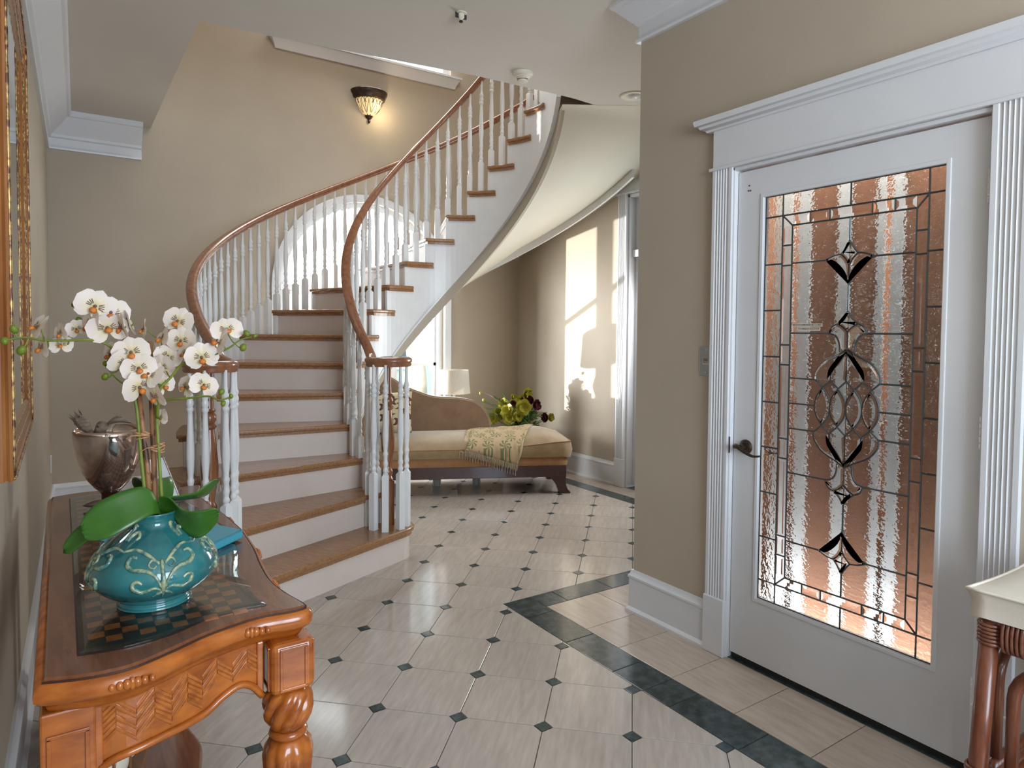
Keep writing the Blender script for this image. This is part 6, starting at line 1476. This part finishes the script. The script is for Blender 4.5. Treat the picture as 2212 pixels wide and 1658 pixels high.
# ---------------------------------------------------------------- rattan bar stool at the right edge
SO = (2.085, 0.50, 0)
so = thing('bar_stool', 'dark rattan bar stool with a cream canvas cushion in front of the glass door', 'bar stool', SO)
SX0, SX1, SY0, SY1 = 1.872, 2.29, 0.31, 0.705
LX = (SX0 + 0.03, SX1 - 0.03); LY = (SY0 + 0.03, SY1 - 0.03); HS = 0.695
for x, sx in ((LX[0], -1), (LX[1], 1)):
    for y, sy in ((LY[0], -1), (LY[1], 1)):
        g = G(); g.tube([(x + sx * 0.022, y + sy * 0.022, 0), (x, y, HS)], [0.021, 0.0205], 14); lg = obj('leg', g, M_rattan, so, smooth=True)
        g = G()
        for k in range(6): g.tube([(x + 0.0235 * cos(2 * pi * i / 16), y + 0.0235 * sin(2 * pi * i / 16), HS - 0.008 - k * 0.0088) for i in range(16)], 0.0042, 6, closed=True)
        obj('cane_wrap', g, M_wrap, lg, smooth=True); g = G()
        for k in range(5):
            t = (0.335 - k * 0.009) / HS; px, py = lerp(x + sx * .022, x, t), lerp(y + sy * .022, y, t)
            g.tube([(px + 0.0245 * cos(2 * pi * i / 16), py + 0.0245 * sin(2 * pi * i / 16), 0.335 - k * 0.009) for i in range(16)], 0.0042, 6, closed=True)
        obj('cane_wrap', g, M_wrap, lg, smooth=True)
def side(p, q):
    p, q = Vector(p), Vector(q); d = (q - p); l = d.length; d.normalize()
    g = G(); g.tube([tuple(p + Vector((0, 0, HS - 0.005))), tuple(q + Vector((0, 0, HS - 0.005)))], 0.0155, 10)
    rl = obj('seat_rail', g, M_rattan, so, smooth=True)
    g = G(); g.tube([tuple(p + Vector((0, 0, HS - 0.043))), tuple(q + Vector((0, 0, HS - 0.043)))], 0.0155, 10); obj('lower_rail', g, M_rattan, so, smooth=True)
    for e, s in ((p, 1), (q, -1)):
        g = G()
        for k in range(5):
            c = e + d * (s * (0.032 + k * 0.0095)); n = d.cross(Vector((0, 0, 1)))
            g.tube([tuple(c + n * (0.0205 * cos(2 * pi * i / 16)) + Vector((0, 0, HS - 0.024 + 0.041 * sin(2 * pi * i / 16)))) for i in range(16)], 0.0046, 6, closed=True)
        obj('cane_wrap', g, M_wrap, rl, smooth=True)
    g = G(); z1 = HS - 0.085; zb_ = 0.345; r = 0.085
    a, b = p + d * 0.052, q - d * 0.052
    path = [a + Vector((0, 0, zb_))] + [a + Vector((0, 0, z1 - r))] + [a + d * (r - r * cos(t)) + Vector((0, 0, z1 - r + r * sin(t))) for t in (0.26, 0.52, 0.78, 1.05, 1.31)] + [a + d * r + Vector((0, 0, z1)), b - d * r + Vector((0, 0, z1))] + [b - d * (r - r * cos(t)) + Vector((0, 0, z1 - r + r * sin(t))) for t in (1.31, 1.05, 0.78, 0.52, 0.26)] + [b + Vector((0, 0, z1 - r)), b + Vector((0, 0, zb_))]
    g.tube([tuple(v) for v in path], 0.0145, 10); obj('arch_hoop', g, M_rattan, so, smooth=True)
    for z in (0.325, 0.30):
        g = G(); g.tube([tuple(p + Vector((0, 0, z))), tuple(q + Vector((0, 0, z)))], 0.015, 10); obj('stretcher', g, M_rattan, so, smooth=True)
    g = G(); g.tube([tuple(v) for v in ([a + Vector((0, 0, 0.02))] + [a + Vector((0, 0, 0.20))] + [a + d * (0.06 - 0.06 * cos(t)) + Vector((0, 0, 0.20 + 0.06 * sin(t))) for t in (.4, .8, 1.2)] + [a + d * .06 + Vector((0, 0, .262)), b - d * .06 + Vector((0, 0, .262))] + [b - d * (0.06 - 0.06 * cos(t)) + Vector((0, 0, 0.20 + 0.06 * sin(t))) for t in (1.2, .8, .4)] + [b + Vector((0, 0, .2)), b + Vector((0, 0, .02))])], 0.0125, 8); obj('lower_hoop', g, M_rattan, so, smooth=True)
side((LX[0], LY[0], 0), (LX[0], LY[1], 0)); side((LX[0], LY[1], 0), (LX[1], LY[1], 0)); side((LX[1], LY[1], 0), (LX[1], LY[0], 0)); side((LX[1], LY[0], 0), (LX[0], LY[0], 0))
g = G(); n = 12; rows = []
def ctop(a, b):
    x, y = lerp(SX0 - 0.010, SX1 + 0.01, a), lerp(SY0 - .01, SY1 + 0.008, b); e = (sin(pi * a) * sin(pi * b)) ** 0.5
    pin = 0.014 * (4 * a * (1 - a)); px = 0.012 * (4 * b * (1 - b))
    return (x + px * (1 if a < .5 else -1) * (abs(a - .5) * 2) ** 6, y + pin * (1 if b < .5 else -1) * (abs(b - .5) * 2) ** 6, 0.772 + 0.016 * e - 0.004 * (1 - e))
rows = [[ctop(i / n, j / n) for i in range(n + 1)] for j in range(n + 1)]
g.loft(rows, caps=False, closed=False)
per = [(i / n, 0) for i in range(n)] + [(1, j / n) for j in range(n)] + [(1 - i / n, 1) for i in range(n)] + [(0, 1 - j / n) for j in range(n)]
rt = [ctop(a, b) for a, b in per]; cc = Vector(((SX0 + SX1) / 2, (SY0 + SY1) / 2, 0))
rm = [(lerp(x, cc.x, 0.035 + .012 * sin(i * .9)), lerp(y, cc.y, 0.035 + .012 * sin(i * 1.3)), 0.742) for i, (x, y, z) in enumerate(rt)]
rb = [(lerp(x, cc.x, 0.03), lerp(y, cc.y, 0.03), 0.704) for x, y, z in rt]
g.loft([rb, rm, rt], caps=False); g.add(rb, [tuple(range(len(rb)))])
obj('seat_cushion', g, M_canvas, so, smooth=True)
g = G(); g.tube(rt, 0.0045, 6, closed=True); obj('piping', g, M_canvas, so, smooth=True)
